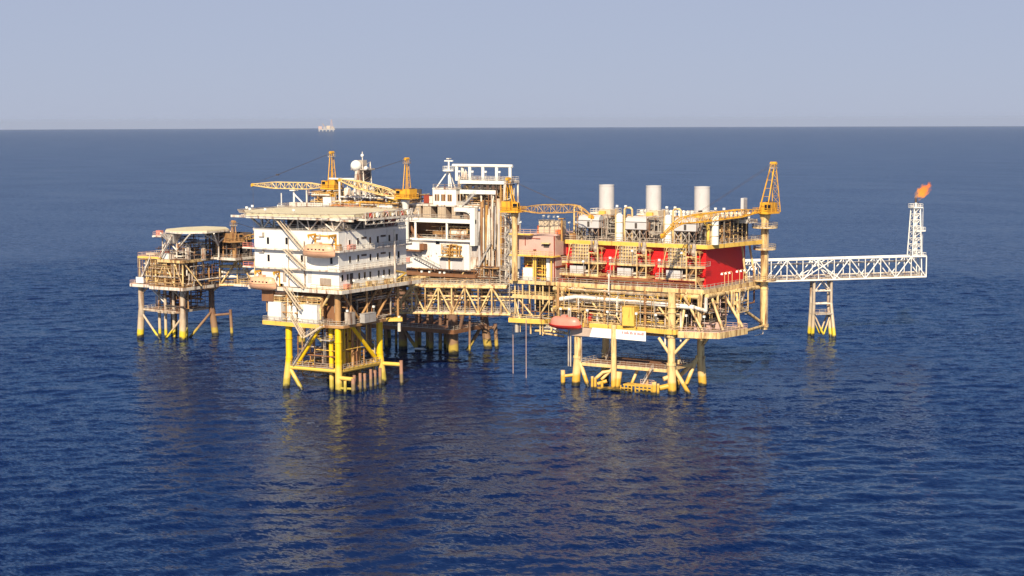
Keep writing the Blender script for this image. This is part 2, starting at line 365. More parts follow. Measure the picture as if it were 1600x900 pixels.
def lifeboat(loc, rz, label, L=8.6, W=3.0, Hh=1.8, Hc=1.75, hull='salmon', can='salmon', flat=False):
    t = thing('lifeboat', label, 'lifeboat', loc, None, rz)
    def loft(secs):
        m = MB(); n = len(secs[0]); vs = [p for s in secs for p in s]
        m.add(vs, [(k * n + i, (k + 1) * n + i, (k + 1) * n + i + 1, k * n + i + 1) for k in range(len(secs) - 1) for i in range(n - 1)], True)
        m.add(secs[0], [tuple(range(n))]); m.add(secs[-1], [tuple(range(n - 1, -1, -1))])
        return m
    K = 18; hs = []; cs = []
    for k in range(K + 1):
        u = -1 + 2 * k / K; x = u * L / 2; wv = W / 2 * max(.05, (1 - abs(u) ** 3.2)) ** .75; keel = .55 * abs(u) ** 3; sheer = Hh + .22 * u * u
        hs.append([(x, wv * math.sin(PI / 2 * a), keel + (sheer - keel) * (1 - math.cos(PI / 2 * abs(a))) ** .8) for a in [i / 6 for i in range(-6, 7)]])
        uc = u * .93; wc = W / 2 * .97 * max(.04, (1 - abs(u) ** 3.5)) ** .7; hc = Hc * max(.06, (1 - abs(u) ** 6)) ** .6
        cs.append([(uc * L / 2, wc * math.cos(PI * i / 10), sheer - .02 + hc * math.sin(PI * i / 10) ** .75) for i in range(11)])
    h = loft(hs).build('hull', hull, None); h.parent = t
    c = loft(cs).build('canopy', can, None); c.parent = t
    m = MB()
    for k in range(K):
        u0, u1 = -1 + 2 * k / K, -1 + 2 * (k + 1) / K
        for s in (-1, 1):
            p = [(u * L / 2, s * (W / 2 * max(.05, (1 - abs(u) ** 3.2)) ** .75 + .04), Hh + .22 * u * u - .05) for u in (u0, u1)]
            m.bar(p[0], p[1], .14, .16)
    o = m.build('fender_strip', hull, None); o.parent = t
    m = MB()
    for x in (() if flat else (-2.4, -1.2, 0, 1.2, 2.4)):
        for s in (-1, 1): m.box(x - .26, x + .26, s * W / 2 * .93 - .05, s * W / 2 * .93 + .05, Hh + .35, Hh + .65)
    if not flat: o = m.build('porthole', 'glass', None); o.parent = t
    m = MB(); m.box(-.8, .6, -.6, .6, Hh + Hc - .15, Hh + Hc + .45); m.box(L * .36, L * .36 + .3, -.15, .15, Hh + .7, Hh + 1.6); m.box(-L * .36 - .3, -L * .36, -.15, .15, Hh + .7, Hh + 1.6)
    o = m.build('hatch', can, None); o.parent = t
    return t
def davit(loc, rz, label, h=4.6, reach=2.6, gap=5.6, mat='craney', group=None):
    t = thing('boat_davit', label, 'davit', loc, group, rz)
    for s in (-1, 1):
        x = s * gap / 2
        m = MB(); m.bar((x, 0, 0), (x, 0, h), .42); m.bar((x, .1, h), (x, -reach - .3, h - .1), .36, .5); m.bar((x, 0, h * .55), (x, -reach * .75, h - .2), .22)
        m.tube((x, -reach, h - .2), (x, -reach, h - 1.2), .08, 5); m.lathe([(.2, h - .75), (.28, h - .5), (.2, h - .25)], x, -reach, 8)
        q = m.build('davit_arm', mat, None); q.parent = t
    m = MB(); m.bar((-gap / 2, 0, h - .3), (gap / 2, 0, h - .3), .3); m.tube((-gap / 2, 0, h * .4), (gap / 2, 0, h * .4), .12, 6); q = m.build('cross_beam', mat, None); q.parent = t
    m = MB(); m.tube((gap / 2 + .3, .4, 1.2), (gap / 2 + 1.2, .4, 1.2), .55, 12); m.box(gap / 2 + .2, gap / 2 + 1.3, -.2, 1.0, 0, .7); q = m.build('winch', 'tan', None); q.parent = t
    return t

# ------------------------------------------------------------------ the process platform on the right
pp = thing('process_platform', 'large cream offshore platform with a red wall and three grey stacks, on thick cream legs', 'oil platform', (-14, 8, 0))
legs = dict(FL=(-27.4, 0), FR=(0, 0), RR=(1.0, 15.5), RL=(-26.3, 13.5))
for k, (x, y) in legs.items():
    sx = 1 if x > -14 else -1; sy = 1 if y > 8 else -1
    m = MB(); m.tube((x + sx * .7, y + sy * .5, -4), (x, y, 7.5), 1.15, 16, 1.08); m.tube((x, y, 7.5), (x, y, 26 if k == 'FR' else 17), .98, 16)
    m.lathe([(1.25, 7.2), (1.25, 7.9)], x, y, 16); m.lathe([(1.3, 14.6), (1.3, 15.4)], x, y, 16); [m.lathe([(1.2, z_), (1.2, z_ + .4)], x, y, 16) for z_ in ((20.8, 22.2) if k == 'FR' else ())]
    m.build('leg', 'leg_cream', pp)
# rakers, fenders and horizontal braces at the sea
bracing(pp, [((-26.9, 0, 6.6), (-23.2, -.6, -2)), ((.4, 15, 8), (-2.2, 11, -2)), ((1, 15.3, 8), (-7, 8, -2)), ((.8, .6, 6), (5.2, 2.4, -2))], .55, 'leg_cream')
for (x, y, h) in ((-30.6, -2.2, 4.0), (-2.6, 9.5, 7.5)):
    T1('fender_post', 'leg_cream', pp, (x, y, -3), (x - .1, y, h), .6 if h < 5 else .42, 10)
P1('fender_arm', 'leg_cream', pp, [(-30.6, -2.2, 2.4), (-27.8, -.2, 2.8)], .45)
bracing(pp, [((-27.4, 2.6, 26), (-20, 1.6, 16.8)), ((-14.5, 1.6, 16.8), (-20, 2.6, 26)), ((-14.5, 1.6, 16.8), (-8.5, 2.6, 26)), ((-.6, .6, 18.2), (-8.5, 2.6, 26)), ((-25, 13.5, 16), (-14, 14.5, 26)), ((1, 15, 16), (-14, 14.5, 26)), ((0, .8, 17), (1, 14.8, 26))], .3, 'leg_cream')
bracing(pp, [((-.4, 0, 10), (-3.6, -.1, 14.2)), ((.4, 0, 10), (4.6, .6, 14.6)), ((1, 15.2, 10), (5, 14, 14.6))], .42, 'leg_cream')
# cellar walkway between the legs
deck(pp, [(-25.8, -.6), (-1.3, -.6), (-.4, 14.2), (-25, 13)], 6.2, .7, plate='brown', edge='leg_cream', railmat='galv', name='cellar_deck')
stairs(pp, 'galv', ((-4.5, -1.8, 6.3), (-7.0, -2.2, 1.9), 1.1), ((-8.5, 10, 16), (-1.8, 10.5, 6.4), 1.0), ((-17, 3, 16), (-22, 6, 6.4), 1.0))
T1('caisson', 'leg_cream', pp, (-15.6, -2.0, -3), (-15.6, -2.0, 17), .72, 12)
T1('caisson', 'leg_cream', pp, (-15.6, -1.4, -3), (-14.9, -.5, 4.6), .95, 12)
bracing(pp, [((-10.5, 2, 5.6), (-12.4, -1.4, -2)), ((-8.6, 4, 5.6), (-9.2, 3.6, -3)), ((-16.6, -1, 5.2), (-19.2, -2, 2.4))], .42, 'leg_cream')
for pts, r in (([(-20.4, -3.2, 2.6), (-18.6, -2.4, 4.4), (-17.2, -1.2, 4.6)], .45), ([(-19.6, -3.4, 1.4), (-17.4, -2.4, 2.2)], .5), ([(-1.6, -1.4, 3.8), (-.6, -.4, 4.2)], .6), ([(-2.6, -1.6, 1.4), (-.4, -.6, 2.0)], .75)):
    P1('landing_strut', 'leg_cream', pp, pts, r)
# boat landing
bl = B1('boat_landing', 'leg_cream', pp, (-19.4, -11.4, -4.8, -2.0, .3, .75), (-11.4, -3.2, -4.8, -2.0, 1.9, 2.25))
m = MB()
for i in range(4):
    x = -12.2 + i * 1.05; m.box(x, x + .28, -4.9, -4.6, -1.2, 1.9)
for i in range(5): m.box(-12.2, -9.0, -4.88, -4.62, -1 + i * .7, -.74 + i * .7) if i < 4 else None
for i in range(5):
    x = -8.0 + i * 1.15; m.box(x, x + .3, -4.9, -4.6, -1.2, 2.6)
for i in range(4): m.box(-8, -3.1, -4.88, -4.62, -.7 + i * .95, -.4 + i * .95)
m.build('bumper_frame', 'leg_cream', bl)
m = MB()
for x, h in ((-20.8, 3.4), (-19.9, 3.1), (-17.9, 2.2), (-2.6, 3.4), (-1.7, 3.0), (-3.1, 3.3)): m.tube((x, -4.2, -3), (x + .05, -4.2, h), .36, 10)
m.build('bumper_post', 'leg_cream', bl)
R1(bl, [(-7.6, -2.4, 2.25), (-3.6, -2.4, 2.25), (-3.6, -4.4, 2.25)], 'pink')
# lower deck and its outriggers
deck(pp, [(-34.5, .4), (-14, 0.6), (-.6, -1.6), (1.8, -1.6), (1.8, 15.8), (-34.5, 15.8)], 16.6, 1.1, edge='yellow', railmat='cream', name='lower_deck')
deck(pp, [(2.2, -.6), (12.2, 2.2), (14.4, 14.8), (2.2, 15.4)], 16.2, 1.5, edge='cream', railmat='pink', name='lower_deck')
deck(pp, [(-51, 3.6), (-40.4, 4.4), (-40.4, 12), (-51, 12)], 16.1, 1.1, edge='yellow', railmat='cream', name='lower_deck')
deck(pp, [(-49.6, 3.4), (-37.6, 3.8), (-37.6, 11), (-49.6, 11)], 22.6, .8, edge='cream', railmat='cream', name='mezzanine_deck')
deck(pp, [(-36, 2), (-27, 1.2), (-27, 12), (-36, 12)], 20.4, .55, edge='yellow', railmat='cream', name='mezzanine_deck', joist=False)
# main deck
deck(pp, [(-50.4, 3.2), (-36.8, 3.2), (-36.8, 36), (-50.4, 36)], 26.6, .8, edge='cream', name='main_deck')
deck(pp, [(-36.4, 4.2), (6.8, 4.2), (9.4, 36.6), (-36.4, 36.6)], 26.6, 1.0, edge='cream', name='main_deck')
P1('main_girder', 'cream', pp, [(-36.2, 2.6, 25.0), (6.6, 2.6, 25.0)], .62, 12)
P1('main_girder', 'cream', pp, [(7.4, 5, 25.0), (9.8, 33.6, 25.0)], .6, 12)
for x in (-33.6, -27.4, -22.2, -16.6, -11, -5.2, 0.4, 6.4):
    T1('hanger_column', 'cream', pp, (x, 2.4, 25.2), (x, 2.4, 21.0 if x < 5 else 16.3), .3, 8)
for x, y in ((2.6, -.2), (12, 2.8)): pass
for p, q, r in (((2.6, .2, 16.3), (2.6, 3.2, 26), .36), ((6.6, 2.4, 16.2), (6.6, 3.6, 26), .36), ((6.4, 3.2, 25.5), (11.4, 2.6, 16.4), .0), ((2.8, 1.0, 25.5), (8.0, 1.6, 16.4), .36), ((7.0, 8, 25.5), (11.6, 6, 16.3), .38), ((7.6, 14, 25.6), (13.6, 14, 16.4), .36), ((8.2, 10, 25.4), (8.2, 10, 16.3), .34), ((9, 20, 25.5), (13.4, 12, 16.4), .36), ((9.0, 17, 25.4), (9.0, 17, 21), .28)):
    if r: T1('column', 'cream', pp, p, q, r, 8)
for x, y in ((-34, 1), (-34, 15), (-20, 15), (-8, 15), (1.5, 15.5), (-20, 1.2), (-8, .8)):
    T1('column', 'tan', pp, (x, y, 16.5), (x, y, 26), .38, 8)
for x in (-49, -46.6, -44.4, -42.6, -40.2, -38.2): T1('hanger_column', 'cream', pp, (x, 3.6, 17.4 if x < -44.5 else 20.5), (x, 3.6, 26), .2, 8)
for p, q in (((-48.6, 4, 22), (-43.4, 4.4, 16.5)), ((-38.2, 4, 22), (-42.2, 4.4, 16.5)), ((-50, 5, 22), (-47.8, 4, 16))): T1('brace', 'cream', pp, p, q, .26, 8)
for x, z0, r, mt in ((-49.3, 12.2, .95, 'galv'), (-48.2, 12.3, .2, 'cream'), (-44.9, 12.0, .4, 'cream'), (-41.9, 12.0, .32, 'cream'), (-41.1, 11.8, .28, 'cream'), (-38.4, 13.2, .4, 'cream'), (-37.5, 15, .25, 'cream')):
    T1('sump_caisson', mt, pp, (x, 5, z0), (x, 5, 16.4 if r < .9 else 17), r * .62, 10)
for pts, r, mt in (([(-48.4, 6, 14.3), (-44, 6, 14.6), (-42.6, 6, 14.0), (-38, 6, 14.0), (-36.6, 6, 13.0), (-35, 6, 12.9)], .42, 'white2'), ([(-44.3, 6.5, 12.7), (-40.4, 6.5, 12.9), (-34, 6.5, 12.6)], .36, 'cream'), ([(-41, 5, 12.4), (-34.2, 4.4, 12.0)], .26, 'cream')):
    P1('pipe', mt, pp, pts, r)
for x, y in ((-29.8, -.8), (-29.1, -.9), (-25.9, -.8)): T1('riser', 'galv', pp, (x, y, 5 if x < -26 else 6.5), (x, y, 20), .2, 8)
for x, y in ((-53, 9), (-45.4, 3.4)): T1('riser', 'pink', pp, (x, y, -3), (x, y, 16), .09, 8)
# the long white pipes along the front
P1('pipe', 'white', pp, [(-33.6, 1.6, 22.4), (-29, 1.6, 23.3), (5.6, 1.4, 22.4)], .62, 12)
P1('pipe', 'white2', pp, [(-36, 2.6, 21.8), (-29, 2.6, 21.9), (-14, 2.6, 21.8)], .3, 8)
P1('pipe', 'white2', pp, [(-34.8, 3.2, 23.6), (-32.4, 3.2, 24.6), (-24, 3.2, 24.6), (-8, 3.2, 24.4)], .34, 8)
P1('pipe', 'white2', pp, [(5.6, 1.4, 22.4), (8.4, 2.4, 21.6), (8.4, 2.4, 25)], .5, 10)
P1('pipe', 'cream', pp, [(-30, 0, 19.6), (-16, 0, 19.2), (-14.5, 0, 17.2)], .16, 6)
for x, z0, z1 in ((-14.8, 16.8, 21.8), (-16, 19.2, 24), (2.4, 13.6, 21), (-2.0, 12.4, 15.8), (-18.4, 24.6, 30)): T1('pipe', 'white2', pp, (x, 0.4, z0), (x, 0.4, z1), .24, 8)
pipework(pp, (-35, 1.5, 1.6, 7.6, 17, 25.6), 84, 3, ('cream', 'white2', 'galv', 'dark', 'tan', 'yellow'), r1=.2)
pipework(pp, (3, 9, 3, 15, 16.5, 25.4), 40, 4, ('cream', 'pink', 'galv', 'dark', 'tan'), r1=.2)
pipework(pp, (-50, -37, 4, 12, 14, 26), 48, 5, ('cream', 'white2', 'tan', 'brown', 'galv'), r1=.2, vert=.5)
pipework(pp, (-34.5, 2, -.2, 1.4, 17, 25.4), 40, 12, ('galv', 'cream', 'white2', 'tan'), r0=.05, r1=.13, vert=.55); pipework(pp, (-36, 8, .6, 14, 14.2, 16.2), 40, 13, ('brown', 'tan', 'galv', 'cream'), r1=.2, vert=.2); pipework(pp, (-34, 4, 4.6, 6.4, 26.8, 28.6), 36, 14, ('tan', 'redlead', 'galv'), r1=.14, vert=.3)
pipework(pp, (-36, 8, 18, 34, 18, 26), 30, 6, ('brown', 'dark', 'galv'))
B1('bulkhead_or_shade_sheet', 'dark', pp, (-35.6, 1, 8.0, 8.3, 16.7, 25.9), (-36.2, 7.4, 17, 17.3, 16.7, 25.9), (-50, -37, 16.4, 16.7, 16.7, 25.9))  # dark sheets added as painted shade between the decks
for i in range(26):
    rg = random.Random(i); x = rg.uniform(-33, 0); m = MB(); m.lathe([(.02, 17), (.3, 17.2), (.34, 18.0 + rg.random()), (.1, 18.6 + rg.random())], x, rg.uniform(1, 6), 8); m.build('valve', 'white2', pp)
for i in range(24):
    rg = random.Random(i + 50); x = rg.uniform(-34, 5); z = rg.choice((25.4, 24.2)); T1('pipe_support', 'yellow', pp, (x, 2.0, z), (x, 2.0, z - rg.uniform(.8, 2)), .13, 6)
cabinet((-12.2, .9, 16.65), 3.4, 3, 5.0, 'yellow', 'tall yellow cabinet between the decks under the white pipe', name='yellow_cabinet')
# red enclosure
rw = thing('red_enclosure', 'big red walled enclosure behind the equipment frames on the cream platform', 'enclosure', (-16, 23, 26.65))
B1('wall', 'red', rw, (-37.0, 4.5, 10.6, 35.8, 26.65, 36.6))
m = MB()
for i in range(24):
    x = -36.6 + i * 1.78
    if x < 4.4: m.box(x, x + .05, 10.565, 10.6, 26.7, 36.5)
m.box(4.2, 4.56, 10.54, 10.9, 26.66, 36.55); m.build('panel_joint', 'red', rw)
for x in (-34, -19.6, -5.2):
    m = MB(); vs = [(x - 3, 10.5, 28.6), (x + 8, 10.5, 28.6), (x + 8, 5.2, 26.9), (x - 3, 5.2, 26.9)]; m.add(vs + [(a, b, c - .25) for a, b, c in vs], [(0, 1, 2, 3), (7, 6, 5, 4), (0, 4, 5, 1), (1, 5, 6, 2), (2, 6, 7, 3), (3, 7, 4, 0)])
    m.build('drip_apron', 'redlead', rw)
# upper deck with its posts
deck(pp, [(-38.6, 9.2), (5.6, 9.2), (10.6, 34.2), (-38.6, 36)], 37.7, 1.0, plate='deck', edge='yellow', railmat='galv', name='upper_deck')
bracing(pp, [((6, 30, 36.8), (7.8, 29, 27)), ((6.4, 34, 36.8), (8.4, 33.6, 27)), ((-37.6, 10.0, 26.7), (-37.6, 10.0, 37))], .3, 'cream', name='column')
# three equipment frames hung on the red wall
def frame_module(dx):
    t = thing('cooler_frame', 'cream equipment frame', 'equipment frame', (-30.2 + dx, 5.4, 26.6), 'cooler frames on the red wall')
    def bx(nm, mt, *bs):
        m = MB(); [m.box(*b) for b in bs]; o = m.build(nm, mt, None); o.parent = t; return o
    bx('lower_platform', 'cream', (-5.8, 5.9, -.1, 4.9, 1.9, 2.45)); bx('upper_platform', 'cream', (-5.1, 5.9, -.1, 4.9, 5.2, 5.7))
    m = MB(); m.rail([(-5.7, 0, 2.45), (5.8, 0, 2.45)]); m.rail([(-5.7, 0, 2.45), (-5.7, 4.6, 2.45)]); m.rail([(-5, 0, 5.7), (5.8, 0, 5.7)]); m.rail([(-5, 0, 5.7), (-5, 4.6, 5.7)]); m.rail([(5.8, 0, 5.7), (7.6, 1.5, 5.7), (7.6, 4.6, 5.7)]); o = m.build('railing', 'galv', None); o.parent = t
    m = MB(); x0, x1, z0, z1 = -3.0, 2.5, 5.75, 10.3
    m.box(x0 + .1, x1 - .1, 1.3, 1.5, z0, z1); c = m.build('cooler_core', 'galv', None); c.parent = t
    m = MB()
    for i in range(8): x = x0 + (x1 - x0) * i / 7; m.bar((x - (.9 if i == 0 else 0), .9 if i else .5, z0), (x, .9, z1 - (0 if i else 0)), .16)
    for i in range(6): z = z0 + (z1 - z0) * i / 5; m.box(x0, x1, .85, 1.0, z - .07, z + .07)
    o = m.build('cooler_grid', 'cream', None); o.parent = c
    bx('service_box', 'stack', (-3.1, -1.2, .8, 2.4, 2.45, 4.5)); bx('service_box', 'stack', (-1.0, .9, .8, 2.4, 2.45, 4.5)); bx('recess_shade', 'dark', (-3.4, 3, 3.2, 4.8, 2.5, 5.15))  # solid dark block painted as the shade between the platforms
    m = MB(); m.bar((1.3, 1.4, 2.9), (2.8, 1.4, 3.5), .9, .5); m.tube((1.4, 1, 2.5), (1.4, 1, 4.8), .1, 6); o = m.build('pump', 'white2', None); o.parent = t
    for nm, a_, b_, w_ in (('post', (3.1, .1, 1.9), (3.1, .1, 8.3), .28), ('post', (5.75, .1, -1.5), (5.75, .1, 9.8), .28), ('beam', (3.1, .1, 8.2), (5.75, .1, 8.2), .3), ('post', (-3.9, .3, 2.4), (-3.9, .3, 4.9), .3), ('brace', (-4, .2, 1.9), (-3.2, 2.5, -1.2), .3), ('brace', (3.6, .2, 1.9), (5.4, 1.2, -.9), .28), ('beam', (5.75, .1, 5.45), (7.7, 1.4, 5.45), .3)):
        m = MB(); m.bar(a_, b_, w_); o = m.build(nm, 'cream', None); o.parent = t
    stairs(t, 'tan', ((3.4, .8, 2.5), (5.4, .8, 5.5), .8), ((5.4, 1.8, 5.7), (3.6, 1.8, 8.2), .8), ((5.9, .9, 2.2), (7.6, .9, -.6), .9), local=True)
    m = MB(); m.sph((4.2, 1.4, 9.2), .8, 10, 6); pipes(m, 2.8, 5.2, .6, 3, 8.4, 11.4, 9, 7, .1, .25); m.tube((4.4, 1.5, 8.4), (4.4, 1.5, 11.6), .5, 10); o = m.build('scrubber', 'galv', None); o.parent = t
    m = MB(); pipes(m, -5, 5.6, 2.4, 4.6, 2.6, 10, 14, 11, .08, .2); o = m.build('pipework', 'tan', None); o.parent = t
    return t
f0 = frame_module(0)
f0['label'] = 'cream equipment frame beside the pink module, beige cooler grid above two pale boxes'
f1 = copy_tree(f0, (-15.9, 5.4, 26.6), 0, 'cream equipment frame in the middle of the red wall, under the second stack')
f2 = copy_tree(f0, (-1.6, 5.4, 26.6), 0, 'cream equipment frame at the outer corner of the red wall, yellow patch on its grid')
m = MB(); m.box(.2, 1.5, 6.45, 6.5, 34.9, 36.4); m.v = [(x - 1.6 + .5, y, z) for x, y, z in m.v]; m.build('yellow_panel', 'yellow', f2)
# turbine sets on the upper deck: enclosure, stack, duct, each a thing
nth = ('first', 'second', 'third')
near = ('nearest the pink module', 'in the middle of the row', 'beside the boom rest')
for i in range(3):
    dx = i * 14.35
    t = thing('turbine_enclosure', 'grey round topped turbine enclosure on open legs, ' + near[i], 'turbine', (-30.3 + dx, 13, 37.7), 'turbine enclosures on the upper deck')
    m = MB(); pr = [(-3.9, 3.0), (3.9, 3.0)]
    cs = [(-1.6, 3.2), (-1.6, 5.3), (-1.2, 6.2), (0, 6.7), (1.2, 6.3), (1.6, 5.3), (1.6, 3.2)]
    vs = [(x, y, z) for x in (-3.4, 2.9) for y, z in cs]; n = len(cs); m.add(vs, [(k, k + n, (k + 1) % n + n, (k + 1) % n) for k in range(n)] + [tuple(range(n - 1, -1, -1)), tuple(range(n, 2 * n))])
    o = m.build('casing', 'stack', None); o.parent = t
    m = MB(); m.box(-3.5, 3.0, -1.66, 1.66, 5.15, 5.3); m.box(-3.5, 3.0, -1.66, 1.66, 3.1, 3.3); m.box(-.55, .1, -1.75, -1.6, 3.6, 5.0); o = m.build('casing_trim', 'dark', None); o.parent = t
    for x in (-3.3, -1.2, .9, 2.8):
        for y in (-1.5, 1.5): m = MB(); m.bar((x, y, 0), (x, y, 3.1), .22); o = m.build('leg', 'galv', None); o.parent = t
    m = MB()
    for a, b in ((-3.3, -1.2), (-1.2, .9), (.9, 2.8)): m.bar((a, -1.5, .2), (b, -1.5, 3), .16); m.bar((b, -1.5, .2), (a, -1.5, 3), .16)
    o = m.build('cross_brace', 'galv', None); o.parent = t
    m = MB(); vs = [(-2.2, 3.5, 5.2), (4.2, 3.5, 5.2), (3.6, 3.5, 8.0), (.6, 3.5, 8.0)]; m.add(vs + [(x, 8, z) for x, y, z in vs], [(0, 1, 2, 3), (7, 6, 5, 4), (0, 4, 5, 1), (1, 5, 6, 2), (2, 6, 7, 3), (3, 7, 4, 0)]); o = m.build('intake_hood', 'beige', None); o.parent = t
    m = MB(); m.box(.6, 2.4, 2.6, 3.45, 6.2, 7.6); o = m.build('intake_box', 'yellow', None); o.parent = t
    m = MB(); pipes(m, -3.4, 8.6, 1.8, 7, .4, 6.4, 60, 20 + i, .08, .26, .45); o = m.build('pipework', 'tan', None); o.parent = t
    m = MB(); pipes(m, 3, 8, -2, 4, .3, 6.8, 40, 30 + i, .08, .22, .5); o = m.build('pipework', 'galv', None); o.parent = t
    m = MB(); pipes(m, -5.4, 3, 2, 7, .3, 5, 16, 40 + i, .1, .3, .5); m.box(3.4, 7, 1.5, 5.5, .1, 4.2); o = m.build('skid', 'dark', None); o.parent = t
    s = thing('exhaust_stack', ('tall plain pale grey stack nearest the pale boxes', 'pale grey exhaust stack between the two others', 'pale grey exhaust stack nearest the crane with the raised ladder frame')[i], 'exhaust stack', (-30.7 + dx, 22, 37.7), 'exhaust stacks on the upper deck')
    m = MB(); m.lathe([(2.02, 7.2), (2.02, 14.2), (2.1, 14.2), (2.1, 14.5), (1.85, 14.5), (1.85, 9.0)], 0, 0, 28); o = m.build('flue', 'stack', None); o.parent = s
    m = MB(); m.lathe([(1.9, 8.8), (0.01, 8.9)], 0, 0, 28); m.box(-1.5, 1.5, -1.5, 1.5, 0, 6.6); o = m.build('flue_base', 'dark', None); o.parent = s
    m = MB(); m.box(-3.6, 3.4, -3.0, 2.6, 6.6, 6.85); m.rail([(-3.5, -2.9, 6.85), (3.3, -2.9, 6.85), (3.3, 2.5, 6.85), (-3.5, 2.5, 6.85)], closed=True); o = m.build('access_platform', 'white2', None); o.parent = s
    m = MB(); m.lathe([(1.5, 0.1), (1.5, 6.4)], 3.4, -6, 12); o = m.build('silencer', 'galv', None); o.parent = s
    m = MB()
    for a in range(12): m.tube((2.02 * math.cos(a * PI / 6), 2.02 * math.sin(a * PI / 6), 7.2), (2.02 * math.cos(a * PI / 6), 2.02 * math.sin(a * PI / 6), 14.2), .035, 4)
    o = m.build('seam', 'stack', None); o.parent = s
    v = thing('vent_duct', ('white vertical duct at the near end of the turbine row', 'white vertical duct between the second and third turbine', 'white vertical duct with flaking paint beside the yellow boom rest')[i], 'duct', (-20.9 + dx if i < 2 else 6.6, 11 if i < 2 else 11.6, 37.7), 'white ducts on the upper deck')
    m = MB(); m.lathe([(.95, .05), (.95, 6.9), (.5, 7.4), (.01, 7.45)], 0, 0, 16); o = m.build('shell', 'white', None); o.parent = v
    m = MB(); m.lathe([(1.02, 2.2), (1.02, 2.35)], 0, 0, 16); m.lathe([(1.02, 5), (1.02, 5.15)], 0, 0, 16); m.tube((-1.15, 0, 0), (-1.15, 0, 8.6), .2, 8); o = m.build('side_pipe', 'cream', None); o.parent = v
    g = thing('vent_loop', ('cream U shaped vent loop beside the pink module', 'cream U shaped vent loop behind the first white duct', 'cream U shaped vent loop behind the second white duct')[i], 'vent pipe', (-35.6 + dx + (i > 0) * 1.0, 12.6, 37.7), 'vent loops on the upper deck')
    m = MB(); m.path([(0, 0, 0), (0, 0, 8.4), (.5, 0, 8.9), (1.8, 0, 8.9), (2.3, 0, 8.4), (2.3, 0, 0)], .27, 8); o = m.build('loop_pipe', 'cream', None); o.parent = g
    m = MB(); m.box(.2, 2.1, -.6, .6, 0.05, 6.4) if False else None
    for z in (2, 4, 6): m.tube((0, 0, z), (2.3, 0, z), .12, 6)
    m.path([(.8, .3, 0), (.8, .3, 7), (1.5, .3, 7), (1.5, .3, 0)], .16, 6); o = m.build('inner_pipe', 'tan', None); o.parent = g
# row of white vent heads along the rear of the upper deck
vh = None
for i in range(26):
    x = -24 + i * 1.28; y = 30.0
    if vh is None:
        vh = thing('roof_ventilator', 'short white vent head in the long row behind the exhaust stacks', 'vent', (x, y, 43.4), 'white vent heads behind the stacks')
        m = MB(); m.lathe([(.34, 0), (.34, 1.1), (.55, 1.2), (.5, 1.7), (.02, 1.9)], 0, 0, 8); o = m.build('cap', 'white', None); o.parent = vh
    else: copy_tree(vh, (x, y, 43.4))
rf = thing('air_cooler_rack', 'long pale air cooler rack behind the exhaust stacks carrying the vent heads', 'cooler', (-8, 30, 37.7))
B1('cooler_bank', 'white2', rf, (-26, 9.2, 28, 33, 42.4, 43.4))
m = MB()
for x in range(-25, 10, 5):
    for y in (28.4, 32.6): m.bar((x, y, 37.7), (x, y, 42.4), .3)
m.build('support_leg', 'galv', rf)
# open process bay on the right-hand face of the upper deck
pb = thing('process_bay', 'open bay of dark pipes and pale posts above the end of the red wall', 'process module', (6.4, 23, 37.7))
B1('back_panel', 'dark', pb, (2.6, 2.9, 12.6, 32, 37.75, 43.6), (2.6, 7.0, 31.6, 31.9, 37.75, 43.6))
B1('roof', 'galv', pb, (2.2, 7.4, 12.6, 32, 43.8, 44.05))
for i in range(8): T1('post', 'cream', pb, (6.2 + .08 * i, 13 + i * 2.6, 37.7), (6.2 + .08 * i, 13 + i * 2.6, 43.8), .15, 6)
pipework(pb, (3, 6.6, 12.8, 31.4, 38, 43.4), 44, 8, ('dark', 'black', 'galv', 'cream'), vert=.5)
for i in range(3):
    vvessel((4.8, 15.5 + i * 5.2, 37.75), 5.0, 1.0, 'dark', 'dark vertical vessel standing inside the open bay above the red wall', group='dark vessels in the open bay')
br = thing('boom_rest', 'yellow post with a cradle holding up the long crane boom at the deck corner', 'boom rest', (5.2, 10.4, 37.7))
T1('post', 'yellow', br, (5.2, 10.4, 37.7), (5.2, 10.4, 42.8), .42, 10); B1('cradle', 'yellow', br, (4.2, 6.2, 10.0, 10.8, 42.8, 43.1), (4.2, 4.4, 10, 10.8, 43.1, 43.9))
ws = thing('louvre_shelter', 'small pale slatted box raised behind the yellow crane', 'cabinet', (9, 30.5, 43.3)); 
m = MB(); m.box(7.6, 8.4, 25.4, 27.8, 44.06, 49.2); 
ws.location = (8, 26.6, 44.06); m.build('body', 'stack', ws)
m = MB(); [m.box(8.4, 8.45, 25.5, 27.7, 44.3 + .35 * i, 44.42 + .35 * i) for i in range(13)]; m.build('slat', 'grey', ws)
# big cranes
crane((10.9, 34, 13.6), 31.0, math.radians(-101), 'yellow crane on the tall cream corner pedestal, its long boom lying on the post', bl=43, el=math.radians(-1.5), w=2.0, apex=(-3.8, 13.4), back=-5.4, pr=1.05, pedmat='cream', boommat='craney', tipdrop=3.2, hook=.6, cabside=1)
pc = thing('crane_pedestal_walkway', 'cream ring walkways and braces round the tall pedestal under the yellow crane', 'walkway', (10.9, 34, 26))
for z, r, w in ((41.2, 3.4, 0), (35.4, 3.0, 0), (27.0, 3.2, 0)):
    m = MB(); m.lathe([(1.08, z - .3), (r, z - .3), (r, z), (1.08, z)], 10.9, 34, 16); q = m.build('ring_platform', 'cream', pc)
    R1(q, [(10.9 + r * math.cos(a * PI / 6), 34 + r * math.sin(a * PI / 6), z) for a in range(12)], 'galv', True)
m = MB(); m.lathe([(1.3, 14.2), (1.3, 15.0)], 10.9, 34, 16); m.lathe([(1.2, 24.4), (1.2, 24.8)], 10.9, 34, 16); m.build('collar', 'cream', pc)
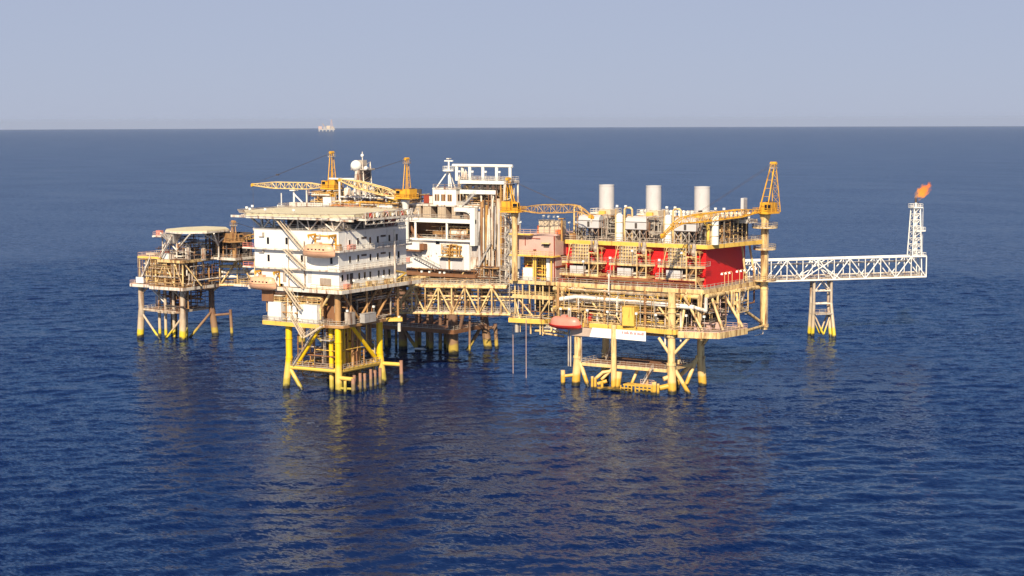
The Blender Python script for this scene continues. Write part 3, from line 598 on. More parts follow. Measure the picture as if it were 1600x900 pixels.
bracing(pc, [((14.0, 15.0, 15.4), (11.2, 32.8, 14.6)), ((9.6, 18, 22), (10.8, 32.8, 15.5)), ((9.6, 33, 25.2), (9.8, 20, 25.2))], .42, 'cream')
m = MB(); m.ladder((12.2, 33.2, 15), 26, .6, (0, 1, 0)); m.build('ladder', 'galv', pc)
P1('hose_rail', 'white2', pc, [(10.9, 33.5, 13.4), (10.9, 33.5, 12.4), (10.6, 29, 12.4)], .12)
bk = thing('hanging_basket', 'cream caged stair frame hanging below the main deck near the corner pedestal', 'stair cage', (10, 21, 20))
m = MB()
for x in (9.0, 10.6):
    for y in (18.6, 24.0): m.bar((x, y, 19.6), (x, y, 25.4), .28)
for z in (19.6, 22.4, 25.2):
    for y in (18.6, 24): m.bar((9, y, z), (10.6, y, z), .2)
    for x in (9, 10.6): m.bar((x, 18.6, z), (x, 24, z), .2)
m.build('cage_frame', 'cream', bk); B1('floor', 'galv', bk, (9, 10.6, 18.6, 24, 19.5, 19.62)); R1(bk, [(10.6, 18.7, 19.7), (10.6, 23.9, 19.7)], 'galv')
m = MB(); m.stair((9.8, 19, 19.6), (9.8, 23.4, 25), .8, (1, 0, 0)); m.build('stair', 'white2', bk)
crane((-48.2, 2.2, 26.6), 18.4, math.radians(3), 'yellow crane in front of the pink module, its short rusty boom resting on a post', bl=21, el=math.radians(2), w=2.2, apex=(-1.9, 9.0), back=-2.9, front=.2, gw=.9, gt=.35, pr=.8, pedmat='cream', boommat='boom', tipdrop=2.2, hook=.5, cabside=-1)
b2 = thing('crane_boom_prop', 'slim rusty post under the short boom, standing on the pink module roof', 'boom rest', (-34.8, 5, 37.8)); T1('post', 'boom', b2, (-34.6, 4.0, 37.7), (-34.6, 4, 43.6), .26, 8); B1('cradle', 'boom', b2, (-35.4, -33.8, 3.4, 4.6, 43.6, 43.85))
# pink module
pk = thing('pink_module', 'pink walled module with yellow bay below, beside the yellow crane pedestal', 'module', (-43, 10, 26.65))
B1('wall', 'pink', pk, (-48.9, -36.9, 4.6, 20, 33.6, 39.0)); B1('lower_wall', 'tan', pk, (-48.9, -36.9, 8.2, 20, 26.66, 33.3)); B1('lower_wall', 'pink', pk, (-38.9, -36.95, 4.9, 8.2, 26.66, 33.25))
B1('balcony', 'yellow', pk, (-50.2, -36.4, 2.6, 6.6, 33.28, 33.62)); R1(pk, [(-50, 2.8, 33.62), (-36.6, 2.8, 33.62)], 'cream'); B1('roof_edge', 'yellow', pk, (-50.4, -43.6, 2.8, 5.2, 39.02, 39.35)); B1('roof', 'pink', pk, (-48.9, -36.2, 4.4, 20, 39.01, 39.24) if False else (-43.5, -36.2, 4.4, 20, 39.01, 39.3)); R1(pk, [(-50, 3, 39.35), (-36.4, 4.6, 39.35), (-36.4, 19, 39.35)], 'pink')
B1('door', 'pink', pk, (-45.2, -42.9, 4.5, 4.6, 34.6, 38)); d = B1('door', 'pink', pk, (-40.6, -38.6, 4.5, 4.6, 33.7, 36.6)); B1('door_hood', 'cream', pk, (-40.9, -38.3, 3.6, 4.6, 36.8, 37.05)); B1('hood_shade', 'dark', d, (-40.5, -38.8, 4.47, 4.5, 35.7, 36.7))  # flat dark patch painted as the shade under the door hood
m = MB(); m.box(-37.2, -37.0, 4.3, 4.6, 26.7, 39); m.box(-36.9, -36.6, 4.6, 20, 30.4, 30.8); m.path([(-45.4, 4.4, 38.1), (-41.5, 4.4, 38.1)], .09, 5); m.path([(-46.2, 4.4, 38.4), (-46.2, 4.4, 36.2)], .12, 5); m.path([(-43.6, 4.4, 35), (-42.8, 4.4, 35)], .2, 5); m.build('conduit', 'redlead', pk)
m = MB()
for x in (-43.4, -42.8, -37.9): m.bar((x, 4.2, 26.7), (x, 4.2, 33.3), .3)
for z in (28.4, 30.2, 31.8):
    m.bar((-46.4, 5.0, z), (-38, 5.0, z), .14)
for x in (-41.8, -41, -40.2, -39.4): m.tube((x, 6, 26.7), (x, 6, 32.5), .2, 8)
m.build('bay_frame', 'yellow', pk)
pipework(pk, (-48, -39.2, 5.4, 8, 27, 33), 22, 9, ('yellow', 'tan', 'orange', 'yellow'), vert=.5)
cabinet((-45.0, 4.6, 26.62), 3.0, 1.8, 3.4, 'white', 'white cabinet with a small step on top in the yellow bay')
cabinet((-39.4, 5.4, 26.62), 1.0, 1.0, 6.0, 'white', 'tall narrow white cabinet at the end of the yellow bay')
cabinet((-44.3, 6.4, 26.62), 1.2, .9, 6.3, 'white', 'tall white column cabinet behind the white cabinet in the yellow bay')
cabinet((-41.6, 8, 39.3), 3.4, 2.6, 3.6, 'beige', 'beige roof box of the pair on the pink module, nearer the crane', name='roof_box', group='beige boxes on the pink module roof')
cabinet((-38.0, 8, 39.3), 3.4, 2.6, 3.5, 'beige', 'beige roof box of the pair on the pink module, nearer the vent loop', name='roof_box', group='beige boxes on the pink module roof')
cabinet((-44.3, 9, 39.05), 1.0, 1.0, 2.2, 'orange', 'orange locker on the pink module roof beside the beige boxes', name='orange_locker')
cabinet((-36.6, 6, 39.3), 1.6, 1.2, 1.2, 'orange', 'low orange chest under the short crane boom', name='orange_chest', door=False)
cabinet((-50.6, 6.5, 39.4), 1.6, 1.2, 1.9, 'orange', 'orange chest behind the yellow crane pedestal', name='orange_chest', door=False)
cabinet((-34.4, 10.2, 37.75), 1.8, 1.2, 1.6, 'tan', 'rusty crate on the yellow edged upper deck beside the first vent loop', name='rusty_crate', door=False)
st = thing('scaffold_tower', 'pale scaffold stair tower rising behind the yellow crane pedestal', 'scaffold', (-53, 8, 20))
m = MB()
for x in (-54.4, -51.4):
    for y in (4.6, 8.4): m.tube((x, y, 16), (x, y, 44), .11, 5)
for z in range(17, 45, 3):
    m.rail([(-54.4, 4.6, z), (-51.4, 4.6, z), (-51.4, 8.4, z), (-54.4, 8.4, z)], closed=True, step=3); 
m.build('scaffold_frame', 'galv', st)
stairs(st, 'grey', *[((-54 if i % 2 else -51.8, 6.5, z), (-51.8 if i % 2 else -54, 6.5, z + 3), .8) for i, z in enumerate(range(17, 42, 3))])
# banner, lifeboat, lamps
bn = thing('white_banner', 'long white tarpaulin with red lettering hung under the lower deck', 'banner', tuple(FY(970, 524, -2.2)))
def sheet(pts, th=.08):
    m = MB(); m.add([(x, y, z) for x, y, z in pts] + [(x, y + th, z) for x, y, z in pts], [(0, 1, 2, 3), (7, 6, 5, 4), (0, 4, 5, 1), (1, 5, 6, 2), (2, 6, 7, 3), (3, 7, 4, 0)]); return m
sheet([FY(921, 526, -2.2), FY(1009, 533.4, -2.2), FY(1009, 518, -2.2), FY(925.5, 512, -2.2)]).build('cloth', 'tarp', bn)
m = MB(); rg = random.Random(5); a = FY(972, 518.6, -2.26); b = FY(1008, 521.8, -2.26)
u = (b - a).normalized(); x = 0; Lb = (b - a).length
while x < Lb - .4:       # lettering too small in the photograph to read: uneven strokes
    w = rg.uniform(.14, .24); h = rg.choice((.45, .6, .6, .75))
    if rg.random() < .84: p = a + u * x; m.box(p.x, p.x + w, p.y, p.y + .03, p.z - .45, p.z - .45 + h)
    x += w + .12
m.build('lettering', 'redtext', bn)
nt_ = thing('faded_net', 'brownish faded net hanging between the red lifeboat and the white banner', 'net', tuple(FY(905, 520, -1.4)))
sheet([FY(892, 524, -1.4), FY(921, 526, -1.4), FY(925, 513, -1.4), FY(893, 510.5, -1.4)]).build('cloth', 'tarp2', nt_)
q = FY(885, 513, -2.6)
lifeboat((q.x, -3.2, q.z - .2), 0, 'red lifeboat with a faded pink canopy hanging under the cream platform', L=9.6, W=3.3, Hh=1.15, Hc=2.2, hull='hullred', can='pinkred', flat=True)
davit((q.x, .2, 15.6), 0, 'cream davit frame holding the red lifeboat', h=4.8, reach=3.4, gap=8.0, mat='cream')
cabinet((-24.6, 1.4, 16.65), 1.1, 1, 2.6, 'hullred', 'red locker on the lower deck beside the red lifeboat', name='red_locker')
for i, (px, py) in enumerate(((1112, 447), (1118, 446), (1124, 445), (1136, 443), (1142, 442), (1148, 441), (1160, 439), (1166, 438))):
    p = G(px, py, 26.6); lamp(7.2 + .075 * (p.y - 6), p.y, 26.6, 3.3, math.radians(20), 'cream gooseneck lamp post on the deck edge before the big red wall', 'lamp posts before the red wall')
for x, y, z, h, lb in ((-28.6, 5.2, 28.9, 3.4, 'white headed lamp post on the frame beside the pink module'), (-20.4, 5.0, 29, 4.6, 'white headed lamp post between the first and second frames'), (-6.0, 5.0, 29, 4.6, 'white headed lamp post between the second and third frames'), (-14, 5.2, 32.3, 3.4, 'white headed lamp post on the middle frame'), (.2, 5.2, 32.3, 3.4, 'white headed lamp post on the frame at the red corner')):
    lamp(x, y, z, h, 0, lb, None, 'flood')
gp = 'floodlights on the upper deck'
for x, y, h in ((-23.4, 14.5, 9.0), (-20.8, 14.5, 9.0), (-8.6, 14.5, 9.0), (-6.2, 14.5, 9.0), (5.4, 14.5, 9.0), (7.8, 14.5, 9.0)):
    lamp(x, y, 37.72, h, 0, 'white headed floodlight pole standing close to an exhaust stack', gp, 'flood')
for x, y in ((-47.2, 3.6), (-41.4, 6.2), (-39.8, 6.2), (-38.2, 6.2), (-36.9, 6.2), (-35.4, 9.6), (-33.2, 9.6)):
    lamp(x, y, 39.35 if x < -36.5 else 37.72, 3.0 if x < -45 else 4.6, 0, 'white headed floodlight pole on the roof edge by the beige boxes', 'floodlights by the beige boxes', 'flood')
for x in (-32, -29.4, -24, -18, -9.6, -4, 3.4, 8.4):
    lamp(x, -.9 if x < 1 else 1.6, 16.65, 3.4, 0, 'white headed floodlight pole on the lower deck rail of the cream platform', 'floodlights on the lower deck', 'flood')
for i, x in enumerate((5.2, 7.4, 9.6)):
    cabinet((x, 4.6 + i * 1.6, 16.25), 1.6, 1.2, 1.8, 'pink', 'pinkish machine crate on the outrigger deck of the cream platform', name='machine_crate', group='crates on the outrigger deck')
hvessel((-20, 6, 16.65), 7, 1.3, 'white2', 'pale horizontal vessel lying on the lower deck beneath the cooler frames')
hvessel((-31, 8, 16.65), 5, 1.1, 'cream', 'cream horizontal vessel on the lower deck behind the red lifeboat')
# ------------------------------------------------------------------ accommodation platform
hx0, hx1, hy0, hy1, hz0, hz1 = -101.0, -73.3, -42.9, -13.0, 26.9, 41.6
ap = thing('accommodation_platform', 'white three storey accommodation block with a helideck on bright yellow legs', 'oil platform', (-85, -30, 0))
wl = B1('wall', 'white', ap, (hx0, hx1, hy0, hy1, hz0, hz1))
m = MB()
for i in range(1, 9): x = hx0 + (hx1 - hx0) * i / 9; m.box(x - .02, x + .02, hy0 - .025, hy0, hz0, hz1)
for i in range(1, 10): y = hy0 + (hy1 - hy0) * i / 10; m.box(hx1, hx1 + .025, y - .02, y + .02, hz0, hz1)
m.box(hx0 - .05, hx0 + .2, hy0 - .05, hy0 + .2, hz0, hz1); m.box(hx1 - .2, hx1 + .05, hy0 - .05, hy0 + .2, hz0, hz1)
m.build('panel_seam', 'white', wl)
def window(p, side, w=.85, h=1.7, mat='white'):
    x, y, z = p
    m = MB()
    if side == 'F':
        y = hy0
        for b in ((x - w / 2 - .12, x + w / 2 + .12, y - .09, y - .01, z - h / 2 - .12, z - h / 2), (x - w / 2 - .12, x + w / 2 + .12, y - .09, y - .01, z + h / 2, z + h / 2 + .12), (x - w / 2 - .12, x - w / 2, y - .09, y - .01, z - h / 2, z + h / 2), (x + w / 2, x + w / 2 + .12, y - .09, y - .01, z - h / 2, z + h / 2)): m.box(*b)
        f = m.build('window', mat, wl); d = ap; g = MB(); g.box(x - w / 2, x + w / 2, y - .05, y - .02, z - h / 2, z + h / 2)
    else:
        x = hx1
        for b in ((x + .01, x + .09, y - w / 2 - .12, y + w / 2 + .12, z - h / 2 - .12, z - h / 2), (x + .01, x + .09, y - w / 2 - .12, y + w / 2 + .12, z + h / 2, z + h / 2 + .12), (x + .01, x + .09, y - w / 2 - .12, y - w / 2, z - h / 2, z + h / 2), (x + .01, x + .09, y + w / 2, y + w / 2 + .12, z - h / 2, z + h / 2)): m.box(*b)
        f = m.build('window', mat, wl); g = MB(); g.box(x + .02, x + .05, y - w / 2, y + w / 2, z - h / 2, z + h / 2)
    f.parent = ap; f.data.transform(Matrix.Translation(wl.location))
    g.build('pane', 'glass', f)
for px, py in ((546, 380), (559, 377), (578, 375.5), (590, 374), (608, 372), (619.6, 370.6), (546.5, 405.5), (559.4, 403.5), (578.5, 401.8), (590, 400.5), (608.4, 398.8), (622.5, 397.5), (561, 431.3), (569.6, 430.2), (578.2, 429.2), (591.5, 427.4), (599.6, 426.4), (608, 425.5), (534.6, 434.5), (543, 433.4)): window(SX(px, py, hx1), 'S')
for px, py in ((419, 376), (448, 376.5), (420, 403), (518, 407), (472, 404)): window(FY(px, py, hy0), 'F', .8, 1.8)
def door(px, py, side, w=1.1, h=2.3, mat='dark'):
    p = FY(px, py, hy0) if side == 'F' else SX(px, py, hx1)
    d = B1('door', mat, ap, (p.x - w / 2, p.x + w / 2, hy0 - .08, hy0 - .01, p.z - h / 2, p.z + h / 2) if side == 'F' else (hx1 + .01, hx1 + .08, p.y - w / 2, p.y + w / 2, p.z - h / 2, p.z + h / 2))
    q = (p.x + w * .35, p.x + w * .42, hy0 - .16, hy0 - .08, p.z - .1, p.z + .1) if side == 'F' else (hx1 + .08, hx1 + .16, p.y + w * .3, p.y + w * .4, p.z - .1, p.z + .1)
    B1('handle', 'galv', d, q)
door(549, 436, 'S', 1.3, 3.0); door(445, 433, 'F', 1.1, 2.6, 'galv'); door(484, 433.5, 'F', 1.3, 2.8, 'stack')
for px, py in ((510, 441),):
    p = FY(px, py, hy0); m = MB(); m.box(p.x - 2, p.x + 1.6, hy0 - .12, hy0 - .01, p.z - 1, p.z + 1); g = m.build('louvre', 'louvre', ap)
    m = MB(); [m.box(p.x - 2, p.x + 1.6, hy0 - .2, hy0 - .12, p.z - .9 + .3 * i, p.z - .78 + .3 * i) for i in range(7)]; m.build('slat', 'galv', g)
for px, py in ((568.5, 371.5), (598.5, 368.5), (568.5, 398.5), (598.5, 395.3)):
    p = SX(px, py, hx1); B1('vent', 'dark', ap, (hx1, hx1 + .1, p.y - 1.1, p.y + 1.1, p.z - .25, p.z + .25))
for px, py in ((410, 367), (410, 392), (498, 370)):
    p = FY(px, py, hy0); B1('lamp_bracket', 'galv', ap, (p.x - 1, p.x + .7, hy0 - .4, hy0, p.z - .5, p.z - .35), (p.x + .3, p.x + .7, hy0 - .5, hy0, p.z - .3, p.z + .7))
for z in (31.8, 36.8):
    w = B1('walkway', 'white2', ap, (hx0 - 3.2, hx1 + 1.3, hy0 - 1.3, hy0 - .005, z - .35, z), (hx1 + .005, hx1 + 1.3, hy0, hy1 + 1, z - .35, z))
    R1(w, [(-80 if z > 36 else -76, hy0 - 1.25, z), (hx1 + 1.25, hy0 - 1.25, z), (hx1 + 1.25, hy1 + .9, z)], 'white2')
    R1(w, [(hx0 - 3, hy0 - 1.25, z), (hx0 + .5, hy0 - 1.25, z)], 'pinkred')
md = deck(ap, rect(hx0 - 1, hx1 + 1.9, hy0 - 1.6, hy1 + 4), 26.8, .9, edge='white2', rail=False, name='main_deck')
R1(ap, [(hx1 - 8, hy0 - 1.5, 26.8), (hx1 + 1.8, hy0 - 1.5, 26.8), (hx1 + 1.8, hy1 + 3.8, 26.8)], 'cream')
R1(ap, [(hx0 + .3, hy0 + .3, hz1), (hx1 - .3, hy0 + .3, hz1), (hx1 - .3, hy1 - .3, hz1), (hx0 + .3, hy1 - .3, hz1)], 'grey', closed=True, h=1.5, rows=3)
B1('roof_edge', 'grey', ap, (hx0 - .1, hx1 + .1, hy0 - .1, hy0 + .2, hz1 + .003, hz1 + .25), (hx1 - .2, hx1 + .1, hy0 + .21, hy1, hz1 + .003, hz1 + .25))
for (ax, ay), (bx, by), za, zb in (((425, 337), (473, 388), 46, 36.9), ((444, 388), (476, 416), 36.8, 31.9), ((443, 416), (476, 447), 31.8, 26.9)):
    p = FY(ax, ay, hy0 - 1.9); q = FY(bx, by, hy0 - 1.9); stairs(ap, 'beige', ((p.x, hy0 - 1.9, za), (q.x, hy0 - 1.9, zb), 1.1))
for (ax, ay), (bx, by), za, zb in (((446, 448), (470, 482), 26.8, 21.4), ((452, 490), (474, 526), 20.5, 14.2), ((476, 526), (504, 508), 14.2, 17.6)):
    p = FY(ax, ay, hy0 - 2.5); q = FY(bx, by, hy0 - 2.5); stairs(ap, 'beige', ((p.x, hy0 - 2.5, za), (q.x, hy0 - 2.5, zb), 1.2))
pen = [FY(474, 388, hy0), FY(478, 447, hy0)]
T1('drain_pipe', 'galv', ap, (pen[0].x + .6, hy0 - .4, 26.8), (pen[0].x + .6, hy0 - .4, 39), .16, 6); T1('drain_pipe', 'galv', ap, (-77.5 - 12, hy0 - .3, 26.8), (-89.5, hy0 - .3, 40), .1, 6)
p = SX(617, 420, hx1 + 1.6); T1('crane_post', 'white2', ap, (hx1 + 1.6, p.y, 26.8), (hx1 + 1.6, p.y, 41), .28, 8)
bracing(ap, [((hx1 + 1.6, p.y, 30), (hx1 + 1.0, p.y + 6, 29)), ((hx1 + 1.6, p.y, 27.4), (hx1 + 1, p.y + 6, 29))], .25, 'yellow')
# things on the long side walkway
for k in range(9):
    y = hy0 + 6 + k * 2.7; 
    if k in (0, 2, 3, 5, 6, 8): cabinet((hx1 + 1.0, y, 26.85), 1.0, 1.4, 1.2, ('beige', 'white2', 'cream')[k % 3], 'small pale chest on the lowest walkway of the white block', name='deck_chest', group='chests on the lowest walkway', door=False)
cabinet((hx1 + .8, hy0 + 2.4, 26.85), 1.2, 1.8, 1.2, 'pinkred', 'red chest on the lowest walkway at the near corner of the white block', name='deck_chest', door=False)
p = SX(546, 384, hx1); cabinet((hx1 + .7, p.y, 36.85), 1, 2.4, 1.2, 'pinkred', 'red life raft box on the top walkway of the white block', name='raft_box', door=False)
for k, (ly) in enumerate((-38, -31.5, -25, -18)):
    for z in (26.85,): lamp(hx1 + 1.15, ly, z, 1.9, 0, 'white headed lamp on the side walkways of the white block', 'lamps on the white block walkways', 'flood')
# roof house and helideck
B1('roof_house', 'dark', ap, (-98, -77, -33, -17, hz1 + .003, 44.0)); B1('roof_house', 'beige', ap, (-80.5, -74.4, -42.2, -36, hz1 + .003, 43.2))  # first house coloured dark to stand in for shade under the helideck
m = MB(); m.lathe([(1.6, 0), (1.5, .6), (.02, 1.3)], 0, 0, 12); m.v = [(x * 1.7 - 76.6, y * 1.2 - 39, z + 43.2) for x, y, z in m.v]; m.build('roof_dome', 'beige', ap)
hd = thing('helideck', 'large pale helideck on lattice props over the white accommodation block', 'helideck', (-89, -27, 45))
OCT = [(-100.5, -46.6), (-77.2, -45.2), (-71.2, -39), (-71.2, -22), (-77, -12), (-98, -12), (-110.4, -22), (-110.4, -36)]
pl = MB(); pl.prism(OCT, 45.3, 46.0); pl.build('landing_deck', 'helideck', hd)
cx, cy = -90.5, -29
m = MB()
for i in range(8):
    a = Vector((*OCT[i], 44.9)); b = Vector((*OCT[(i + 1) % 8], 44.9)); m.bar(a + Vector((0, 0, .1)), b + Vector((0, 0, .1)), .3, .6)
    n = ((a + b) / 2 - Vector((cx, cy, 44.9))); n.z = 0; n.normalize()
m.build('edge_girder', 'white2', hd)
m = MB()
for i in range(8):
    a = Vector((*OCT[i], 45.9)); b = Vector((*OCT[(i + 1) % 8], 45.9)); c0 = Vector((cx, cy, 45.9)); ea = a + (a - c0).normalized() * 1.9 + Vector((0, 0, .25)); eb = b + (b - c0).normalized() * 1.9 + Vector((0, 0, .25))
    k = max(2, int((b - a).length / 2)); m.tube(ea, eb, .07, 4)
    for j in range(k + 1): m.tube(a.lerp(b, j / k), ea.lerp(eb, j / k), .05, 4)
    for j in (.33, .66): m.tube(a.lerp(ea, j), b.lerp(eb, j), .035, 4)
m.build('safety_net', 'galv', hd)
m = MB()
for x0 in (-108, -104, -100):
    m.box(x0 - .3, x0 + .3, -47, -46.4, 45.6, 46.3) if False else None
pts = []
for i in range(9):
    x = -100.5 + i * 3.5
    for y in (-42, -32, -22): 
        m.bar((x, y, 44.5), (x + 3.4, y, 44.5), .3, .5)
for y in (-44, -40, -36, -30, -24, -18): m.bar((-108, y, 44.9), (-72, y, 44.9), .3, .6)
m.build('deck_beam', 'white2', hd)
props = []
for i in range(7):
    x = -98.5 + i * 3.9
    props += [((x, -42.4, 41.7), (x, -43.4, 44.6)), ((x, -42.4, 41.7), (x + 3.6, -43.6, 44.6)), ((x, -42.4, 41.7), (x - 3.2, -43.6, 44.6))] if i % 2 == 0 else [((x, -42.2, 41.7), (x, -42.6, 44.6))]
for i in range(6):
    y = -40 + i * 4.4; props += [((-73.8, y, 41.7), (-72.4, y + (2 if i % 2 else -2), 44.6)), ((-100.6, y, 41.7), (-104.5, y, 44.6)), ((-100.6, y, 41.7), (-100.6, y, 44.6))]
for p, q in props: T1('prop', 'white2', hd, p, q, .2, 6)
he = thing('helideck_stair_head', 'pale truss platform with red and white gear at the inner end of the helideck', 'platform', (-70, -20, 44))
deck(he, rect(-71, -68.2, -38, -14), 44.9, .5, edge='white2', rail=False, joist=False, name='side_platform')
m = MB()
for i in range(8):
    y = -38 + i * 3.4; m.bar((-68.3, y, 43.4), (-68.3, y, 46.4), .18); 
    if i < 7: m.bar((-68.3, y, 43.4), (-68.3, y + 3.4, 46.4), .12)
m.bar((-68.3, -38, 46.4), (-68.3, -14.2, 46.4), .18); m.bar((-68.3, -38, 43.4), (-68.3, -14.2, 43.4), .18); m.build('side_truss', 'white2', he)
rg = random.Random(9)
for i in range(16):
    y = -37 + i * 1.4; mt = ('white2', 'galv', 'hullred', 'cream', 'white')[i % 5]; s = rg.uniform(.5, 1.1)
    cabinet((-69.4 + rg.uniform(-.4, .4), y, 44.92), s, s * .9, rg.uniform(.6, 1.7), mt, ('white', 'grey', 'red', 'cream', 'bright white')[i % 5] + ' gear box on the truss platform beside the helideck', name='gear_box', group='gear boxes beside the helideck', door=False)
B1('fire_monitor_house', 'redlead', ap, (-75.5, -73.8, -19.4, -16.6, hz1 + .003, 44.6)); B1('roof_house', 'white', ap, (-78.5, -73.6, -16.4, -12.8, hz1 + .003, 44.0))
for i, (x, y) in enumerate(((-100, -45.6), (-95, -45.4), (-109, -34), (-105, -41), (-86, -44.8))):
    lamp(x, y, 46.0, .9, 0, 'small white headed lamp on the helideck rim', 'lamps on the helideck rim', 'flood')
# lifeboats and davits of the block
p = FY(499, 402, hy0 - 2.8); lifeboat((p.x, hy0 - 2.9, p.z - .2), 0, 'faded orange lifeboat slung high on the front of the white block', L=10.2)
davit((p.x, hy0 - .1, 36.85), 0, 'yellow and rusty davit frame holding the upper orange lifeboat', h=4.0, reach=2.8, gap=6.6, mat='craney')
p = FY(410, 454, hy0 - 2.6); lifeboat((p.x, hy0 - 2.4, p.z + .1), 0, 'faded orange lifeboat slung at the far lower end of the white block', L=9.0)
davit((p.x + .6, hy0 + .2, 26.85), 0, 'yellow davit frame holding the lower orange lifeboat', h=3.8, reach=2.4, gap=6.2, mat='craney')
lb_ = deck(ap, rect(-107.6, -101.2, hy0 - .9, hy0 + 7), 26.75, .5, edge='white2', rail=True, railmat='cream', joist=False, name='boat_platform')
p = FY(437, 463, hy0 + 1); lifeboat((p.x, hy0 + 1.2, p.z), 0, 'pale pinkish lifeboat hull hanging below the lower orange lifeboat', L=7.4, Hh=1.3, Hc=1.6, can='pink', hull='salmon')
# substructure
m = MB()
bulk = B1('bulkhead_or_shade_sheet', 'brown', ap, (-98.5, -76.5, -39.6, -39.2, 17.8, 26.0)); B1('bulkhead_or_shade_sheet', 'brown', ap, (-98, -94.2, -44.0, -39.8, 22.8, 25.9)); B1('bulkhead_or_shade_sheet', 'dark', ap, (-77.4, -77.1, -38.6, -15, 17.8, 26.0))  # brown ones are walls; the dark sheet paints the shade under the block
hl = dict(FL=(-90.4, -42.4, -1, -1), FR=(-74.6, -41.9, .15, -.3), RR=(-74.8, -23.6, .8, 1.2), RL=(-90.6, -24.2, -1, 1))
for k, (x, y, sx, sy) in hl.items():
    m = MB(); m.tube((x + sx * 1.3, y + sy * .7, -4), (x, y, 8.2), 1.0, 16, .9); m.tube((x, y, 8.2), (x, y, 17.4), .88, 16); m.lathe([(1.0, 7.9), (1.0, 8.4)], x, y, 16); m.lathe([(1.0, 13), (1.0, 13.3)], x, y, 16)
    o = m.build('leg', 'leg_yellow', ap); T1('upper_column', 'tan', ap, (x, y, 17.3), (x, y, 26), .8, 14)
bracing(ap, [((-91, -42.4, 5.6), (-74.6, -41.9, 5.6)), ((-74.6, -41.9, 5.4), (-74.8, -23.6, 5.4)), ((-91, -24.2, 5.6), (-74.8, -23.6, 5.6)), ((-91, -42.4, 5.6), (-91, -24.2, 5.6))], .62, 'leg_yellow')
bracing(ap, [((-88.5, -42.2, 5.8), (-80.2, -42, 16.8)), ((-90.2, -42.4, 5.2), (-84.8, -42.6, -2)), ((-90.8, -24, 5.2), (-84, -24.2, 16.8)), ((-74.8, -24, 5.6), (-75, -36, 17)), ((-84, -30, 5.5), (-90, -25, -2))], .55, 'leg_yellow')
P1('fender_arm', 'leg_yellow', ap, [(-74.6, -23.4, 5.3), (-68.8, -22.6, 5.3)], .55); T1('fender_post', 'fender', ap, (-68.4, -22.6, -3), (-68.6, -22.6, 6.4), .5, 10)
for i, (x, y, h) in enumerate(((-69.6, -42.4, 4.2), (-70.9, -40.2, 4.6), (-70.2, -38.6, 5), (-70.4, -36.4, 4.6), (-70.2, -34, 5.4), (-70.6, -31.6, 4.8), (-70.4, -29.6, 5.2))):
    T1('fender_post', 'fender', ap, (x, y, -3), (x, y, h), .42 if i else .55, 10)
P1('fender_arm', 'leg_yellow', ap, [(-74.4, -42.2, 3.9), (-69.6, -42.3, 3.9)], .55); P1('fender_arm', 'leg_yellow', ap, [(-74.4, -42.2, 1.2), (-69.8, -42.3, 1.4)], .35); T1('fender_post', 'leg_yellow', ap, (-71.8, -43, -3), (-71.8, -42.9, 3.4), .4)
dk = deck(ap, rect(-90, -75.4, -41, -25), 5.95, .3, plate='brown', edge='yellow', rail=False, joist=False, name='cellar_walkway')
m = MB(); m.rail([(-89.6, -43, 6.2), (-75.8, -42.6, 6.2)]); m.rail([(-73.8, -41, 6.1), (-73.8, -25, 6.1)]); m.build('railing', 'galv', dk)
for x, y, r, mt in ((-78.0, -40.5, .62, 'leg_yellow'), (-77.0, -36.6, .5, 'leg_yellow'), (-76.4, -33.4, .42, 'tan'), (-78.4, -32, .5, 'leg_yellow'), (-76.8, -30.4, .4, 'tan'), (-82, -28, .6, 'leg_yellow'), (-86, -30, .6, 'leg_yellow'), (-79.5, -26.5, .5, 'leg_yellow')):
    T1('conductor', mt, ap, (x, y, -3), (x, y, 17), r, 10)
m = MB(); m.ladder((-79.4, -41.4, 5.6), 12, .6); m.box(-80.4, -77, -42.2, -39.2, 13.2, 13.4); m.rail([(-80.4, -42.2, 13.4), (-77, -42.2, 13.4), (-77, -39.2, 13.4)]); m.build('access_ladder', 'galv', ap); stairs(ap, 'galv', ((-88.6, -42.9, 6.2), (-80.6, -42.9, 16.6), .8))
deck(ap, [(-97.6, -44.2), (-78.6, -44.6), (-78.6, -25), (-97.6, -25)], 17.7, 1.0, edge='yellow', railmat='galv', name='lower_deck')
deck(ap, [(-78.2, -43.6), (-72.4, -42.6), (-72.4, -24), (-78.2, -24)], 17.5, .6, edge='tan', railmat='galv', name='lower_deck')
m = MB(); m.bar((-78.4, -21.6, 16.7), (-72.0, -17.0, 16.7), 2.6, .9); m.build('landing_slab', 'yellow', ap); T1('landing_column', 'white2', ap, (-72.6, -17.6, 13.4), (-72.6, -17.6, 17.6), .45, 10)
for y in (-20, -11): pass
for i, (p, q) in enumerate((((-73.4, -38, 17.5), (-73.4, -38, 26)), ((-73.4, -31, 17.5), (-73.4, -31, 26)), ((-73.4, -41.5, 25.8), (-73.4, -34, 18)), ((-73.4, -35, 18), (-73.4, -26, 25.8)), ((-73.4, -27, 18), (-73.4, -19, 25.8)), ((-82, -42.8, 17.8), (-76.4, -42.6, 25.8)), ((-96, -42, 17.8), (-96, -42, 26)), ((-73.4, -17, 17.5), (-73.4, -17, 26)))): T1('column', 'tan' if i not in (5,) else 'cream', ap, p, q, .34, 8)
pipework(ap, (-77, -73.6, -40, -16, 18.2, 25.8), 44, 61, ('brown', 'dark', 'tan', 'galv')); pipework(ap, (-97, -79, -43.6, -40, 18, 24.6), 22, 62, ('cream', 'white2', 'tan'), vert=.55)
pipework(ap, (-89, -75.5, -41, -24, 3, 17), 54, 63, ('brown', 'tan', 'galv', 'dark', 'yellow', 'brown'), vert=.6)
